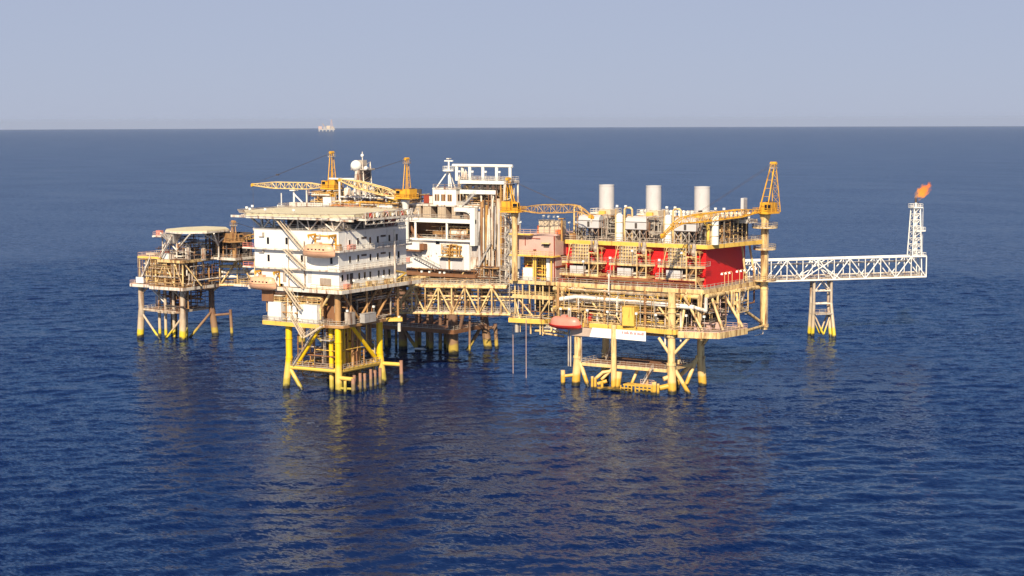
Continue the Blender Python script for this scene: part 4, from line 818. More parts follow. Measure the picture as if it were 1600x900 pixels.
cabinet((-93.9, -42.6, 17.72), 4.2, 2.4, 5.0, 'white', 'white tank box at the outer end of the yellow edged lower deck', name='tank_box', door=False)
cabinet((-82.4, -42.8, 17.72), 5.4, 2.6, 4.8, 'white', 'wide white tank box under the near corner of the white block', name='tank_box', door=False)
for x, lb in ((-89.8, 'slim white bottle vessel beside the outer white tank box'), (-88.0, 'slim white bottle vessel in the middle of the three'), (-86.2, 'slim white bottle vessel beside the wide white tank box')): vvessel((x, -42.8, 17.72), 4.2, .62, 'white', lb, group='slim white vessels on the lower deck')
for x, y in ((-95, -41.8), (-91, -42.5), (-85, -42.4)): pass
R1(ap, [(-96, -43.6, 22.9), (-79.8, -43.6, 22.9)], 'cream'); B1('mezzanine', 'yellow', ap, (-91.2, -79.4, -41.2, -39.8, 22.3, 22.7))
P1('vent_pipe', 'white2', ap, [(-88.4, -43, 22), (-88.4, -43, 26), (-86.8, -43, 26.2), (-86.8, -43, 24.4)], .2)
cabinet((-71.6, -33.0, 17.52), 1.6, 5.0, 2.4, 'grey', 'grey container on the side edge of the lower deck under the white block', name='grey_container')
cabinet((-72.6, -39.4, 17.52), 1.6, 2.4, 3.2, 'galv', 'grey pump cabinet near the corner column of the white block', name='pump_cabinet')
for y, lb in ((-40.4, 'white headed lamp beside the grey pump cabinet'), (-29, 'white headed lamp beside the grey container')): lamp(-72.6, y, 17.5, 3.6, 0, lb, None, 'flood')
# ------------------------------------------------------------------ footbridge between the block and the process platform
fb = thing('footbridge', 'cream lattice footbridge joining the white block to the cream process platform', 'bridge', (-66, -2, 17))
A = Vector((-81.6, -8.2, 17)); Bv = Vector((-50.6, 3.8, 17)); D = (Bv - A); Ln = D.length; D.normalize(); Nv = Vector((-D.y, D.x, 0)); Hb = 7.4
def bp(t, s, z): return A + D * t + Nv * (s * 4.6) + Vector((0, 0, z))
t0, t1 = 5.6, Ln - 5.2
T = [t0 + (t1 - t0) * i / 6 for i in range(7)]
for s in (0, 1):
    T1('bottom_chord', 'cream', fb, bp(-1, s, 0), bp(Ln, s, 0), .34, 8); T1('top_chord', 'cream', fb, bp(t0 - .5, s, Hb), bp(Ln - 1, s, Hb), .42, 8)
    for p, q in ((bp(0, s, 0), bp(t0, s, Hb)), (bp(Ln - .3, s, 0), bp(t1, s, Hb))): T1('end_post', 'cream', fb, p, q, .3, 8)
    m = MB()
    for i, t in enumerate(T): m.tube(bp(t, s, 0), bp(t, s, Hb), .24, 8)
    for i in range(6):
        if i % 2 == 0: m.tube(bp(T[i], s, Hb), bp(T[i + 1], s, 0), .24, 8)
        else: m.tube(bp(T[i], s, 0), bp(T[i + 1], s, Hb), .24, 8)
    m.tube(bp(2.6, s, 0), bp(2.6, s, 4), .2, 8); m.tube(bp(2.9, s, 4.4), bp(5.4, s, .1), .2, 8); m.tube(bp(Ln - 2.6, s, 0), bp(Ln - 2.6, s, 4), .2, 8)
    m.build('truss_web', 'cream', fb)
m = MB(); a, b, c, d = bp(-2, .04, .2), bp(Ln, .04, .2), bp(Ln, .96, .2), bp(-2, .96, .2)
m.prism([(a.x, a.y), (b.x, b.y), (c.x, c.y), (d.x, d.y)], 17.2, 17.4); m.build('lower_walkway', 'galv', fb)
a, b, c, d = bp(t0 - 3, .04, 0), bp(Ln - 1, .04, 0), bp(Ln - 1, .96, 0), bp(t0 - 3, .96, 0)
m = MB(); m.prism([(a.x, a.y), (b.x, b.y), (c.x, c.y), (d.x, d.y)], 24.55, 25.0); m.build('upper_walkway', 'cream', fb)
R1(fb, [bp(-2, .08, .4), bp(Ln, .08, .4)], 'galv'); R1(fb, [bp(t0 - 3, .05, 8.0), bp(Ln - 1, .05, 8.0)], 'galv'); R1(fb, [bp(t0 - 3, .95, 8.0), bp(Ln - 1, .95, 8.0)], 'galv'); R1(fb, [bp(-2, .95, .4), bp(Ln, .95, .4)], 'galv')
m = MB(); m.bar(bp(t0 - 6.4, .5, 9.9), bp(t0 - 3, .5, 9.2), 4.4, .4); m.bar(bp(t0 - 3.0, 0, 9.2), bp(t0 - .6, 0, 7.4), .5); m.build('gangway_end', 'cream', fb)
for z, r in ((4.6, .3), (5.9, .24), (3.6, .2)): T1('pipe', 'cream', fb, bp(-6, .5, z), bp(Ln + 3, .5, z), r, 8)
for t in (9, 14, 19, 24): lamp(*bp(t, .9, .4), 3.6, 0, 'white headed lamp on the lower walkway of the footbridge', 'lamps along the footbridge', 'flood')
cabinet(tuple(bp(1.4, .3, 9.9)), 1.2, 1.2, 1.5, 'orange', 'orange locker at the block end of the footbridge', name='orange_locker', door=False)
# ------------------------------------------------------------------ central production platform behind
cp = thing('production_platform', 'big white and rusty production platform behind, between the white block and the cream platform', 'oil platform', (-105, 38, 0))
for x, y, r, sx in ((-89.2, 33.6, 1.5, 0), (-108.2, 34.2, 1.3, 0), (-87.4, 48.2, 1.25, .8), (-108, 48.5, 1.2, 0), (-121, 27.5, .9, 0), (-117.6, 29, .8, 0), (-140.6, 26, 1.2, -.5), (-140, 48, 1.2, -.6), (-124, 48, 1.1, 0)):
    m = MB(); m.tube((x + sx * 2.2, y + .3, -4), (x, y, 9.5), r * 1.05, 14, r); m.tube((x, y, 9.5), (x, y, 22), r, 14); m.build('leg', 'leg_dark', cp)
for x, y, r in ((-103, 34, .5), (-97.6, 34, .7), (-95.2, 35.5, .55), (-101.5, 38, .5), (-93.2, 36.6, .5), (-84.9, 36, .35), (-113.5, 33, .45), (-106, 40, .6), (-99, 44, .6), (-130, 34, .6), (-134, 30, .5), (-112, 36, .4)):
    T1('conductor', 'leg_dark', cp, (x, y, -4), (x + .3, y, 22), r, 10)
deck(cp, rect(-143, -86.6, 30, 49), 7.6, 1.2, plate='brown', edge='brown', railmat='galv', name='cellar_deck')
bracing(cp, [((-87, 46, 7), (-91, 41, -3)), ((-87, 34, 7.5), (-84, 33, 16)), ((-108, 34, 6.6), (-100, 34, -3)), ((-140, 27, 7), (-130, 28, -3)), ((-120.6, 28, 6), (-112, 30, -3))], .55, 'leg_dark')
P1('fender_arm', 'leg_dark', cp, [(-87, 48, 6.2), (-84, 49.2, 6.6)], .5); T1('fender_post', 'leg_dark', cp, (-83.4, 49.4, -3), (-84, 49.2, 7.6), .6, 10)
T1('pontoon', 'white', cp, (-101.4, 31, .9), (-98.0, 31, 1.0), .35, 8)
# lower process decks seen over the footbridge
deck(cp, rect(-126, -78.5, 31, 52), 21.2, 1.0, plate='brown', edge='tan', railmat='galv', name='lower_deck'); deck(cp, rect(-116, -79, 30.2, 33), 24.4, .9, plate='brown', edge='brown', rail=False, name='pipe_deck'); pipework(cp, (-106, -79, 30.4, 31.8, 24.5, 25.6), 18, 78, ('tan', 'brown', 'dark', 'galv'), r1=.25, vert=.2)
B1('bulkhead_or_shade_sheet', 'dark', cp, (-116, -79.6, 31.6, 32.0, 21.3, 23.6), (-105, -70.5, 32.9, 33.2, 21.3, 25.9)); pipework(cp, (-108, -79, 30, 31.5, 21.5, 23.6), 26, 71, ('tan', 'cream', 'dark', 'brown'), r1=.18); pipework(cp, (-126, -79, 32, 48, 10, 20), 46, 72, ('brown', 'dark', 'tan', 'brown'), vert=.6)  # dark sheets stand in for the shaded gap behind the footbridge
m = MB(); m.bar((-102, 30.5, 22.4), (-92.5, 30.5, 24.0), .5, .8); m.bar((-84, 30.4, 22), (-78, 33, 25.4), .4); m.bar((-86.4, 31, 21.4), (-83, 31, 25.6), .35); m.build('gangway', 'cream', cp)
for x in (-98, -95.2, -91.4, -89.8): lamp(x, 30.2, 21.3, 3.2, 0, 'white headed lamp in the dark gap behind the footbridge', 'lamps behind the footbridge', 'flood')
# white front wall
fw = B1('front_wall', 'white', cp, (-105.5, -82.2, 32, 44, 25.2, 34.0)); B1('side_wall', 'white2', cp, (-82.19, -79.5, 33, 44, 25.2, 34)); 
m = MB(); [m.box(-82.1 + .3 * i, -82.0 + .3 * i, 32.9, 33, 29.5, 34) for i in range(9)]; m.build('corrugation', 'stack', cp)
m = MB()
for p in (FY(684, 378, 32),): m.box(p.x - .7, p.x + .7, 31.92, 32, p.z - .7, p.z + .7)
m.build('window', 'glass', cp)
p = FY(692, 409, 32); q = FY(725, 409, 32); a = FY(703, 418, 32)
for x0, x1 in ((p.x - 1.2, a.x - 1.2), (a.x + .8, q.x)): d = B1('roller_door', 'stack', cp, (x0, x1, 31.9, 32, 25.4, 28.6)); B1('door_head', 'grey', d, (x0, x1, 31.8, 31.9, 28.6, 28.75))
m = MB(); m.tube((a.x, 31.6, 25.2), (a.x, 31.6, 30), .25, 8); pipes(m, p.x + .5, q.x - .6, 30.4, 31.7, 29.8, 33.2, 16, 75, .12, .3); m.build('rusty_pipework', 'boom', cp)
B1('pipe_shelf', 'cream', cp, (p.x - .4, q.x, 30.2, 31.98, 29.3, 29.5)); B1('balcony', 'white', cp, (-105.5, -98.6, 29.6, 31.98, 31.2, 33.4)); B1('balcony_base', 'brown', cp, (-105.5, -98.4, 29.4, 31.98, 30.7, 31.18)); B1('balcony_gear', 'brown', cp, (-98.5, -97, 29.8, 31.6, 31.2, 33))
stairs(cp, 'grey', ((-101.6, 31, 29.4), (-92.2, 31, 25.6), 1.2)); B1('wall_box', 'pinkred', cp, (-104.6, -103.6, 31.4, 31.95, 27, 28.6), (-97, -96.6, 31.7, 31.95, 29, 29.4))
for i in range(7): x = -103.5 + i * 1.9; B1('wall_fitting', 'grey', cp, (x, x + .3, 31.75, 31.98, 28.6 + (i % 3) * .7, 29.0 + (i % 3) * .7))
# open equipment bay behind the two beams
B1('bay_floor', 'white', cp, (-107, -79.4, 31, 48, 34.02, 34.6)); B1('bay_back', 'brown', cp, (-107, -79.8, 41, 41.3, 34.62, 39.4)); bm = B1('bay_beam', 'white', cp, (-107, -79.3, 30.8, 31.5, 39.5, 40.7)); B1('bay_roof', 'grey', cp, (-107, -79.4, 31.51, 48, 40.0, 40.68))
for px in (649, 698): p = FY(px, 360, 31.2); T1('bay_column', 'white', cp, (p.x, 31.3, 34.6), (p.x, 31.3, 39.6), .38, 10)
R1(cp, [(-106, 31.1, 34.6), (-80, 31.1, 34.6)], 'galv'); R1(cp, [(-106.5, 30.9, 40.7), (-80, 30.9, 40.7)], 'galv'); pipework(cp, (-99, -80.5, 33, 40, 34.8, 38.6), 26, 76, ('tan', 'cream', 'brown', 'galv'))
m = MB()
for cx_ in (-105.4, -98.6):
    P_ = [(cx_ + 5.4 * math.cos(a), 33, 39.2 + 5.0 * math.sin(a)) for a in [PI + k * PI / 2 / 8 for k in range(9)]]
    m.path(P_, .55, 8)
m.build('curved_duct', 'brown', cp)
hvessel((-87.5, 34, 34.62), 6.4, 1.0, 'white2', 'pale horizontal vessel in the open bay above the white wall'); hvessel((-94.5, 35.5, 34.62), 5, .9, 'tan', 'rusty horizontal vessel in the open bay above the white wall')
# white portal frame at the corner
m = MB(); m.box(-81.0, -79.3, 30.6, 32.2, 33, 44.2); m.box(-86.6, -82.6, 30.6, 32.2, 43.0, 44.2)
for k in range(6):
    a0, a1 = k * PI / 12, (k + 1) * PI / 12
    m.bar((-82.9 + 2.7 * math.sin(a0), 31.4, 40.9 + 2.7 * math.cos(a0)), (-82.9 + 2.7 * math.sin(a1 + .05), 31.4, 40.9 + 2.7 * math.cos(a1 + .05)), 1.58, 1.3)
m.build('portal_frame', 'white', cp)
# cooling units along the front of the upper deck
ul = None
for i, px in enumerate((651, 667, 690, 712)):
    p = FY(px, 330, 32.4); lb = ('brown louvred unit beside the white crane column', 'second brown louvred unit from the white crane column', 'third brown louvred unit from the white crane column', 'brown louvred unit beside the white portal frame')[i]
    if ul is None:
        ul = thing('louvred_unit', lb, 'air unit', (p.x, 32.6, 40.7), 'louvred units on the central platform')
        m = MB(); m.box(-1.45, 1.35, 0, 3, .1, 3.9); o = m.build('body', 'louvre', None); o.parent = ul
        m = MB(); [m.box(-1.4, 1.3, -.08, 0, .3 + .22 * k, .42 + .22 * k) for k in range(16)]; [m.box(x - .05, x + .05, -.1, 0, .2, 3.8) for x in (-1.42, -.5, .4, 1.3)]; o = m.build('louvre', 'beige', None); o.parent = ul
        m = MB(); m.box(-1.5, 1.4, -.2, 3.1, 3.8, 3.95); o = m.build('roof', 'galv', None); o.parent = ul
    else: copy_tree(ul, (p.x, 32.6, 40.7), 0, lb)
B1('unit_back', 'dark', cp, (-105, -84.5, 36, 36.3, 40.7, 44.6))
p = FY(734, 334, 32); m = MB(); [m.box(p.x - 1.8 + .45 * i, p.x - 1.6 + .45 * i, 31.4, 31.6, 40.8, 43.1) for i in range(9)]; m.box(p.x - 1.9, p.x + 2.2, 31.7, 34, 40.72, 43.2); m.build('fan_box', 'louvre', cp)
# control cabin with mast
cc = thing('control_cabin', 'white flat roofed cabin with paired dark windows below the radar mast', 'cabin', (-91, 36, 44.7))
B1('wall', 'white', cc, (-95.2, -87.0, 32.4, 39.5, 44.75, 49.4)); B1('roof', 'white2', cc, (-95.4, -86.8, 32.2, 39.7, 49.42, 49.7)); B1('base_slab', 'white2', cc, (-106, -79.4, 32.3, 48, 44.3, 44.74))
for px in (681, 685, 691, 694.5, 701, 704.5):
    p = FY(px, 308.5, 32.4); f = B1('window', 'tan', cc, (p.x - .36, p.x + .36, 32.3, 32.4, 45.9, 47.9)); B1('pane', 'dark', f, (p.x - .26, p.x + .1, 32.25, 32.3, 46.0, 47.8))
for y in (33.6, 35.2, 37.2, 38.6): f = B1('window', 'tan', cc, (-87.0, -86.9, y - .45, y + .45, 46, 48)); B1('pane', 'glass', f, (-86.9, -86.85, y - .32, y + .32, 46.1, 47.9))
R1(cc, [(-95.2, 32.4, 49.7), (-87, 32.4, 49.7), (-87, 39.5, 49.7)], 'galv')
rm = thing('radar_mast', 'white tripod mast with a round platform and radar bar on the white cabin', 'mast', (-91.9, 36, 49.7))
for dx, dy in ((-3.0, -2.4), (2.6, -2.4), (.2, 3)): T1('mast_leg', 'white', rm, (-91.9 + dx, 36 + dy, 49.7), (-91.9 + dx * .1, 36 + dy * .1, 54.6), .2, 8)
T1('mast_pole', 'white', rm, (-91.9, 36, 50), (-91.9, 36, 57.6), .28, 8); m = MB(); m.lathe([(.2, 54.6), (1.9, 54.7), (1.9, 55.0), (.2, 55)], -91.9, 36, 14); m.build('mast_platform', 'white', rm)
R1(rm, [(-91.9 + 1.8 * math.cos(a * PI / 5), 36 + 1.8 * math.sin(a * PI / 5), 55) for a in range(10)], 'white', True); B1('radar_bar', 'white', rm, (-93.4, -90.4, 35.8, 36.2, 57.6, 57.95)); B1('radar_bar', 'white2', rm, (-92.4, -91.4, 35.4, 36.6, 58.3, 58.6)); T1('mast_pole', 'white', rm, (-91.9, 36, 57.9), (-91.9, 36, 58.6), .1, 6)
# process tower at the corner: posts, ducts, tanks
tw = thing('process_tower', 'tall pale open tower of white posts, brown ducts and pipes beside the portal frame', 'process module', (-76, 40, 21))
for z in (26, 34, 44.4, 52): deck(tw, rect(-86 if z > 44 else -79.2, -70.4, 33.5, 41), z, .6, plate='deck', edge='white2', railmat='white2', name='platform', joist=False)
for x in (-79, -74.8, -70.6):
    for y in (33.8, 37.4, 40.8): T1('post', 'white2', tw, (x, y, 21.5), (x, y, 52), .3, 8)
for k, (x, y, r, z0, z1, mt) in enumerate(((-78.2, 33.0, .55, 24, 46, 'tan'), (-76.8, 33.0, .45, 24, 45, 'boom'), (-75.4, 34.6, .8, 26, 44, 'stack'), (-74.2, 35.2, .5, 26, 45, 'stack'), (-72.6, 33.4, .95, 25, 47, 'beige'), (-70.8, 33.6, .35, 26, 51, 'white2'), (-71.6, 35, .8, 26, 44, 'stack'), (-70.4, 33.4, .3, 22, 52, 'white2'), (-70.2, 36.4, .7, 26, 43, 'stack'), (-70.2, 38, .3, 24, 50, 'galv'), (-79, 32.6, .3, 24, 43, 'stack'), (-77.0, 32.5, .18, 24, 47, 'dark'), (-75.5, 32.6, .28, 24, 44, 'white2'), (-74.3, 32.7, .22, 24, 47, 'white2'), (-73.0, 32.6, .2, 24, 51, 'dark'), (-72.1, 32.7, .3, 24, 44, 'stack'), (-70.2, 40, .8, 26, 44, 'grey'), (-77.6, 32.9, .22, 22, 44, 'white2'), (-76, 32.9, .2, 24, 46, 'tan'), (-74.9, 33, .3, 22, 48, 'white2'), (-73.6, 33, .2, 24, 44, 'brown'), (-71.7, 33, .25, 25, 51, 'boom'), (-70.1, 34.6, .25, 22, 46, 'tan'))):
    T1('duct', mt, tw, (x, y, z0), (x, y, z1), r, 12)
B1('back_panel', 'grey', tw, (-79, -70.6, 38, 38.2, 26.1, 43.7)); pipework(tw, (-79, -70, 33.0, 37, 26, 43), 60, 81, ('tan', 'dark', 'white2', 'galv'), vert=.65); pipework(tw, (-85, -70.4, 33.2, 39, 44.8, 51), 56, 82, ('white2', 'dark', 'cream', 'tan')); pipework(tw, (-80, -70, 31, 32.6, 21.6, 27), 30, 83, ('tan', 'dark', 'brown', 'galv'), r1=.2)
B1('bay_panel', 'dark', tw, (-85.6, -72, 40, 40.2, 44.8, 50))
for i in range(9): x = -85 + i * 2; B1('opening', 'dark', tw, (x, x + 1.0, 33.3, 33.5, 49.6, 50.8))
B1('beam', 'white', tw, (-86, -73, 32.9, 33.3, 48.2, 49.4), (-86, -70.5, 32.9, 33.3, 51.2, 52.2))
stairs(tw, 'grey', ((-79, 32, 26), (-74.5, 32, 33.8), 1.0), ((-84.6, 32.4, 44.6), (-80.4, 32.4, 48.2), 1))
rg = random.Random(21)
for i in range(34):
    x = rg.uniform(-79.4, -70); z0 = rg.uniform(21.6, 34); T1('riser', rg.choice(('white2', 'galv', 'tan', 'dark', 'stack', 'brown')), tw, (x, rg.uniform(31.8, 32.8), z0), (x, 32.6, z0 + rg.uniform(5, 16)), rg.uniform(.08, .22), 6)
for z in (29, 31.5, 37, 39.5, 41.8): R1(tw, [(-79.2, 33.2, z), (-70.4, 33.2, z), (-70.2, 40.8, z)], 'galv')
gf = thing('goalpost_frame', 'white five legged goalpost frame on top of the tall pale tower', 'frame', (-76, 36, 52))
xs = [FY(px, 262, 34.4).x for px in (713.5, 734, 754.5, 776, 797)]; zt = FY(750, 259, 34.4).z
for x in xs: T1('post', 'white', gf, (x, 34.4, 52.0), (x, 34.4, zt - .4), .5, 10)
m = MB(); m.tube((xs[0] - 1.4, 34.4, zt), (xs[-1] + .8, 34.4, zt), .48, 10); m.build('cross_beam', 'white', gf)
for x in xs[:-1]: lamp(x + 1.2, 34.2, 52, 2.6, 0, 'white headed floodlight among the legs of the goalpost frame', 'floodlights under the goalpost frame', 'flood')
for i, (x, h) in enumerate(((-87.5, 3.4), (-86.3, 4.2), (-85.2, 2.8))): vvessel((x, 35, 52 if i else 49.75), h, .5, 'white2', ('slim pale vessel on the white cabin roof', 'taller slim pale vessel at the foot of the goalpost frame', 'shorter slim pale vessel at the foot of the goalpost frame')[i])
# ------------------------------------------------------------------ rear process deck, left of the central platform
rp = thing('rear_process_deck', 'cluttered deck of pipes and posts behind the helideck, below the lattice booms', 'process module', (-130, 42, 20))
deck(rp, rect(-154.5, -106.5, 32, 52), 42.6, .9, edge='white2', railmat='galv', name='upper_deck'); deck(rp, rect(-143, -106.5, 31, 52), 22, .9, edge='tan', railmat='galv', name='lower_deck'); deck(rp, rect(-140, -106.5, 31.5, 52), 33, .9, edge='white2', railmat='galv', name='middle_deck')
for x in (-141, -130, -119, -108):
    for y in (33, 50): T1('column', 'white2', rp, (x, y, 21), (x, y, 42), .6, 10)
B1('bulkhead_or_shade_sheet', 'brown', rp, (-140, -107, 46, 46.3, 22.1, 41.6)); B1('underside_beam', 'tan', rp, (-154, -141.2, 40, 40.5, 40.6, 41.6))
bracing(rp, [((-153, 34, 41.8), (-141, 34, 34)), ((-153, 50, 41.8), (-141, 50, 34))], .4, 'white2')
pipework(rp, (-146, -134, 34, 46, 42.8, 48), 40, 91, ('tan', 'boom', 'cream', 'white2')); pipework(rp, (-134, -108, 36, 50, 42.8, 47), 60, 92, ('white2', 'tan', 'brown', 'dark', 'cream')); pipework(rp, (-139, -107, 32, 44, 33.4, 42), 40, 93, ('white2', 'tan', 'brown', 'redlead')); pipework(rp, (-134, -106, 31.4, 36, 42.7, 45), 40, 94, ('yellow', 'boom', 'white2', 'craney'))
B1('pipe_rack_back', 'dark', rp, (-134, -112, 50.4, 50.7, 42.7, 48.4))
for nm, a_, b_, w_ in [('rack_post', (x, 36, 42.6), (x, 36, 52.0 if x < -126 else 47), .5) for x in (-133, -127, -121, -115)] + [('rack_beam', (-137, 36, 51.8), (-127, 36, 51.8), .5), ('rack_beam', (-133, 36, 46.2), (-108, 36, 46.2), .4), ('rack_brace', (-127, 36, 43), (-121, 36, 48.4), .3), ('rack_post', (-154, 33, 42.6), (-154, 33, 47), .25)]:
    m = MB(); m.bar(a_, b_, w_); m.build(nm, 'white', rp)
for i, (x, r, h, mt) in enumerate(((-131.5, 1.1, 6.4, 'white2'), (-124.5, 1.0, 7.2, 'white2'), (-122, .9, 6.6, 'stack'), (-129, .8, 5.6, 'galv'), (-116.6, .9, 5.0, 'redlead'), (-113.4, .8, 4.6, 'redlead'))):
    vvessel((x, 38, 42.62), h, r, mt, ('pale vertical vessel just behind the yellow crane with the level boom', 'tall pale vertical vessel under the dome tower', 'grey vertical vessel under the dome tower', 'rusty grey vertical vessel between two pale ones', 'dark red vertical vessel under the sloping boom', 'dark red vertical vessel nearest the white crane column')[i])
cabinet((-112.6, 37, 42.62), 3.4, 2, 3.4, 'yellow', 'yellow frame box under the foot of the sloping boom', name='yellow_box'); cabinet((-135.3, 33.4, 42.62), 3.2, 2, 3.4, 'white', 'white box behind the helideck at the foot of the yellow crane', name='white_box')
for i in range(9): cabinet((-133.5 + i * 1.35, 32.9, 42.62), 1.0, .8, 1.1, 'orange', 'orange drum box in the row behind the helideck', name='orange_box', group='orange boxes behind the helideck', door=False)
for i in range(4): hvessel((-123.5 + i * 2.2, 33.2, 42.62), 1.6, .7, 'white2', 'short pale horizontal drum behind the helideck edge', group='pale drums behind the helideck', cat='drum', name='drum')
P1('vent_pipe', 'white', rp, [(-152, 32.4, 41), (-155, 32.4, 41), (-155, 32.4, 43), (-152.4, 32.4, 43)], .3); B1('chute', 'white2', rp, (-150, -137, 32, 34, 42.65, 44.2))
dt = thing('dome_tower', 'lattice antenna tower with a white dome above the pipe deck', 'tower', (-127, 40, 46))
for x in (-129, -124.6):
    for y in (38, 42): T1('post', 'white2', dt, (x, y, 42.7), (x + (.9 if x < -127 else -.9), y, 57), .22, 8)
m = MB()
for k in range(9):
    z = 44 + k * 1.45; f = k / 9 * .9
    m.bar((-129 + f, 38, z), (-124.6 - f, 38, z), .16); m.bar((-129 + f, 38, z), (-124.6 - f, 38, z + 1.45), .12); m.bar((-124.6 - f, 38, z), (-124.6 - f, 42, z + 1.45), .12)
m.build('tower_lattice', 'galv', dt); B1('tower_top', 'dark', dt, (-128.4, -125.2, 37.8, 41.8, 51, 54.4)); B1('tower_head', 'galv', dt, (-129.6, -124, 37.4, 42.4, 54.5, 55), (-128, -126, 39, 41, 55, 57.6))
m = MB(); q = FY(557, 259, 37.6); m.sph((q.x, 37.4, q.z), 1.75, 16, 10); m.build('dome', 'white', dt); m = MB(); m.tube((q.x + .6, 37.6, 42.7), (q.x + .4, 37.6, q.z - 1.4), .9, 10); m.build('dome_pillar', 'white2', dt)
T1('antenna', 'white2', dt, (-127, 40, 57), (-127, 40, 60.2), .16, 6); m = MB(); q = FY(571, 263, 37.6); m.sph((q.x, 37.8, q.z), .7, 10, 6); m.build('dish', 'white', dt); q = FY(566, 243, 40); m = MB(); m.sph((q.x, 40, q.z), .55, 8, 6); m.build('lamp', 'lamp', dt)
crane((-138.0, 38, 42.6), 5.6, math.radians(180), 'yellow crane behind the helideck with a long level boom reaching over open water', bl=30, el=0.0, w=2.0, apex=(-.5, 11.6), back=-1.6, front=.6, gw=.9, gt=.5, pr=1.3, boommat='lattice', hook=14, cabside=1, cr=.17)
brst = thing('boom_prop', 'white prop with a diagonal strut under the long level boom', 'boom rest', (-152.4, 36, 42.6)); T1('post', 'white', brst, (-152.6, 37.6, 42.6), (-152.6, 37.6, 47.6), .34, 8); B1('cradle', 'white', brst, (-153.6, -151.6, 36.6, 38.6, 47.6, 47.9)); T1('strut', 'white', brst, (-152.2, 37.4, 46.4), (-147.6, 37.4, 42.7), .24, 8)
crane((-103.4, 29.6, 31.4), 14.9, math.radians(180), 'yellow crane on a white column between the helideck and the louvred units, boom sloping upward', bl=23, el=math.radians(11), w=2.2, apex=(-.6, 12.0), back=-1.7, front=.5, gw=.9, gt=.4, pr=1.0, pedmat='white', boommat='lattice', hook=6, cabside=1, cr=.19)
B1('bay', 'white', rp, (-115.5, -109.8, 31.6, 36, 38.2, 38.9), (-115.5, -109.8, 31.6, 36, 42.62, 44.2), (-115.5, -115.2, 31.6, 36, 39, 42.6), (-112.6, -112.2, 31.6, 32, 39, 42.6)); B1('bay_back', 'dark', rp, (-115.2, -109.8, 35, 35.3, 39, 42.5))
B1('white_house', 'white', rp, (-116.6, -110, 31, 38, 33.2, 37.8)); cabinet((-100.8, 38, 44.75), 2, 2, 2.4, 'redlead', 'dark red cabinet beside the yellow crane with the white column', name='red_cabinet'); cabinet((-97.9, 37, 44.75), 2.4, 2, 2.2, 'white2', 'pale cabinet between the red cabinet and the white cabin', name='pale_cabinet')
T1('antenna', 'white', cc, (-98.4, 37, 44.75), (-98.4, 37, 49.6), .1, 6)
# ------------------------------------------------------------------ wellhead platform on the left
wp = thing('wellhead_platform', 'small rusty cream wellhead platform with its own helideck, standing farthest left', 'oil platform', (-188, 22, 0))
for x, y, sx, sy, mt in ((-197.6, 14.2, -.9, -.3, 'leg_pale'), (-181.4, 16.0, 0, -.4, 'leg_pale'), (-181.6, 30, 1.6, .4, 'leg_dark'), (-197.4, 29, -.6, .6, 'leg_dark')):
    m = MB(); m.tube((x + sx, y + sy, -4), (x, y, 9), 1.2, 14, 1.05); m.tube((x, y, 9), (x, y, 17), .95, 14); m.build('leg', mt, wp)
for x, y, mt in ((-193.4, 18, 'leg_pale'), (-189.8, 17, 'leg_pale'), (-186.6, 17.4, 'leg_pale'), (-191, 22, 'leg_dark'), (-185.4, 22, 'leg_pale'), (-188.2, 25, 'leg_dark')): T1('conductor', mt, wp, (x, y, -4), (x, y, 17), .5, 10)
bracing(wp, [((-197.8, 14, 8.6), (-190, 15, -1)), ((-181.4, 16, 7.6), (-189.4, 15, -1.4)), ((-197.6, 14.2, 9.2), (-181.4, 16, 8.6)), ((-197.6, 14.2, 15.8), (-200.4, 13, 18)), ((-197.6, 14.2, 14), (-194.4, 14.4, 17)), ((-181.4, 16, 13), (-186, 15.6, 17)), ((-181.4, 16, 13), (-178.4, 15, 17)), ((-181.6, 30, 14), (-184.6, 29, 17)), ((-181.6, 30, 14), (-178.2, 31, 17))], .36, 'leg_pale')
bracing(wp, [((-181.2, 29.6, 8), (-183.6, 20, -1)), ((-180.6, 30.2, 6.6), (-175.4, 31.6, 7.2)), ((-197.4, 28, 5), (-190, 20, 4.4)), ((-184, 20, 4.2), (-182.6, 17, -1.5))], .42, 'leg_dark')
T1('fender_post', 'leg_dark', wp, (-174.6, 31.8, -3), (-175.2, 31.8, 8.6), .5, 10)
deck(wp, rect(-197, -182, 14.6, 29), 9.2, .5, plate='brown', edge='leg_pale', rail=True, railmat='galv', name='cellar_deck', joist=False)
B1('grating_edge', 'leg_pale', wp, *[(-190 + i * 1.5, -189.1 + i * 1.5, 13.6, 14.3, 8.5, 9.1) for i in range(5)])
deck(wp, rect(-199.8, -192, 11.6, 32), 17.6, .8, edge='white2', railmat='pink', name='lower_deck'); deck(wp, rect(-191.9, -177.6, 12.2, 32), 17.2, .9, edge='white2', railmat='tan', name='lower_deck')
B1('white_panel', 'white', wp, (-196.8, -193.6, 11.2, 11.5, 18.1, 20)); 
deck(wp, rect(-197.4, -188.4, 13, 32), 26.6, .8, edge='yellow', railmat='pink', name='upper_deck'); deck(wp, rect(-188.3, -177.6, 12.4, 32), 25.9, .8, edge='cream', rail=False, name='upper_deck'); deck(wp, rect(-177.5, -167, 25, 36), 26.2, .7, edge='white2', railmat='galv', name='upper_deck')
for x in (-197, -194, -190, -186, -182, -178.4): T1('column', 'cream', wp, (x, 13.2, 17.4), (x, 13.2, 26), .28, 8)
for p, q in (((-190, 13.2, 17.6), (-186, 13.2, 25.6)), ((-182, 13.2, 17.6), (-186, 13.2, 25.6)), ((-194.4, 13.2, 17.8), (-190.4, 13.2, 24)), ((-178.4, 13.4, 25.4), (-175, 18, 17.6)), ((-182, 13, 25.6), (-178.6, 13.2, 17.6))): T1('brace', 'cream', wp, p, q, .24, 8)
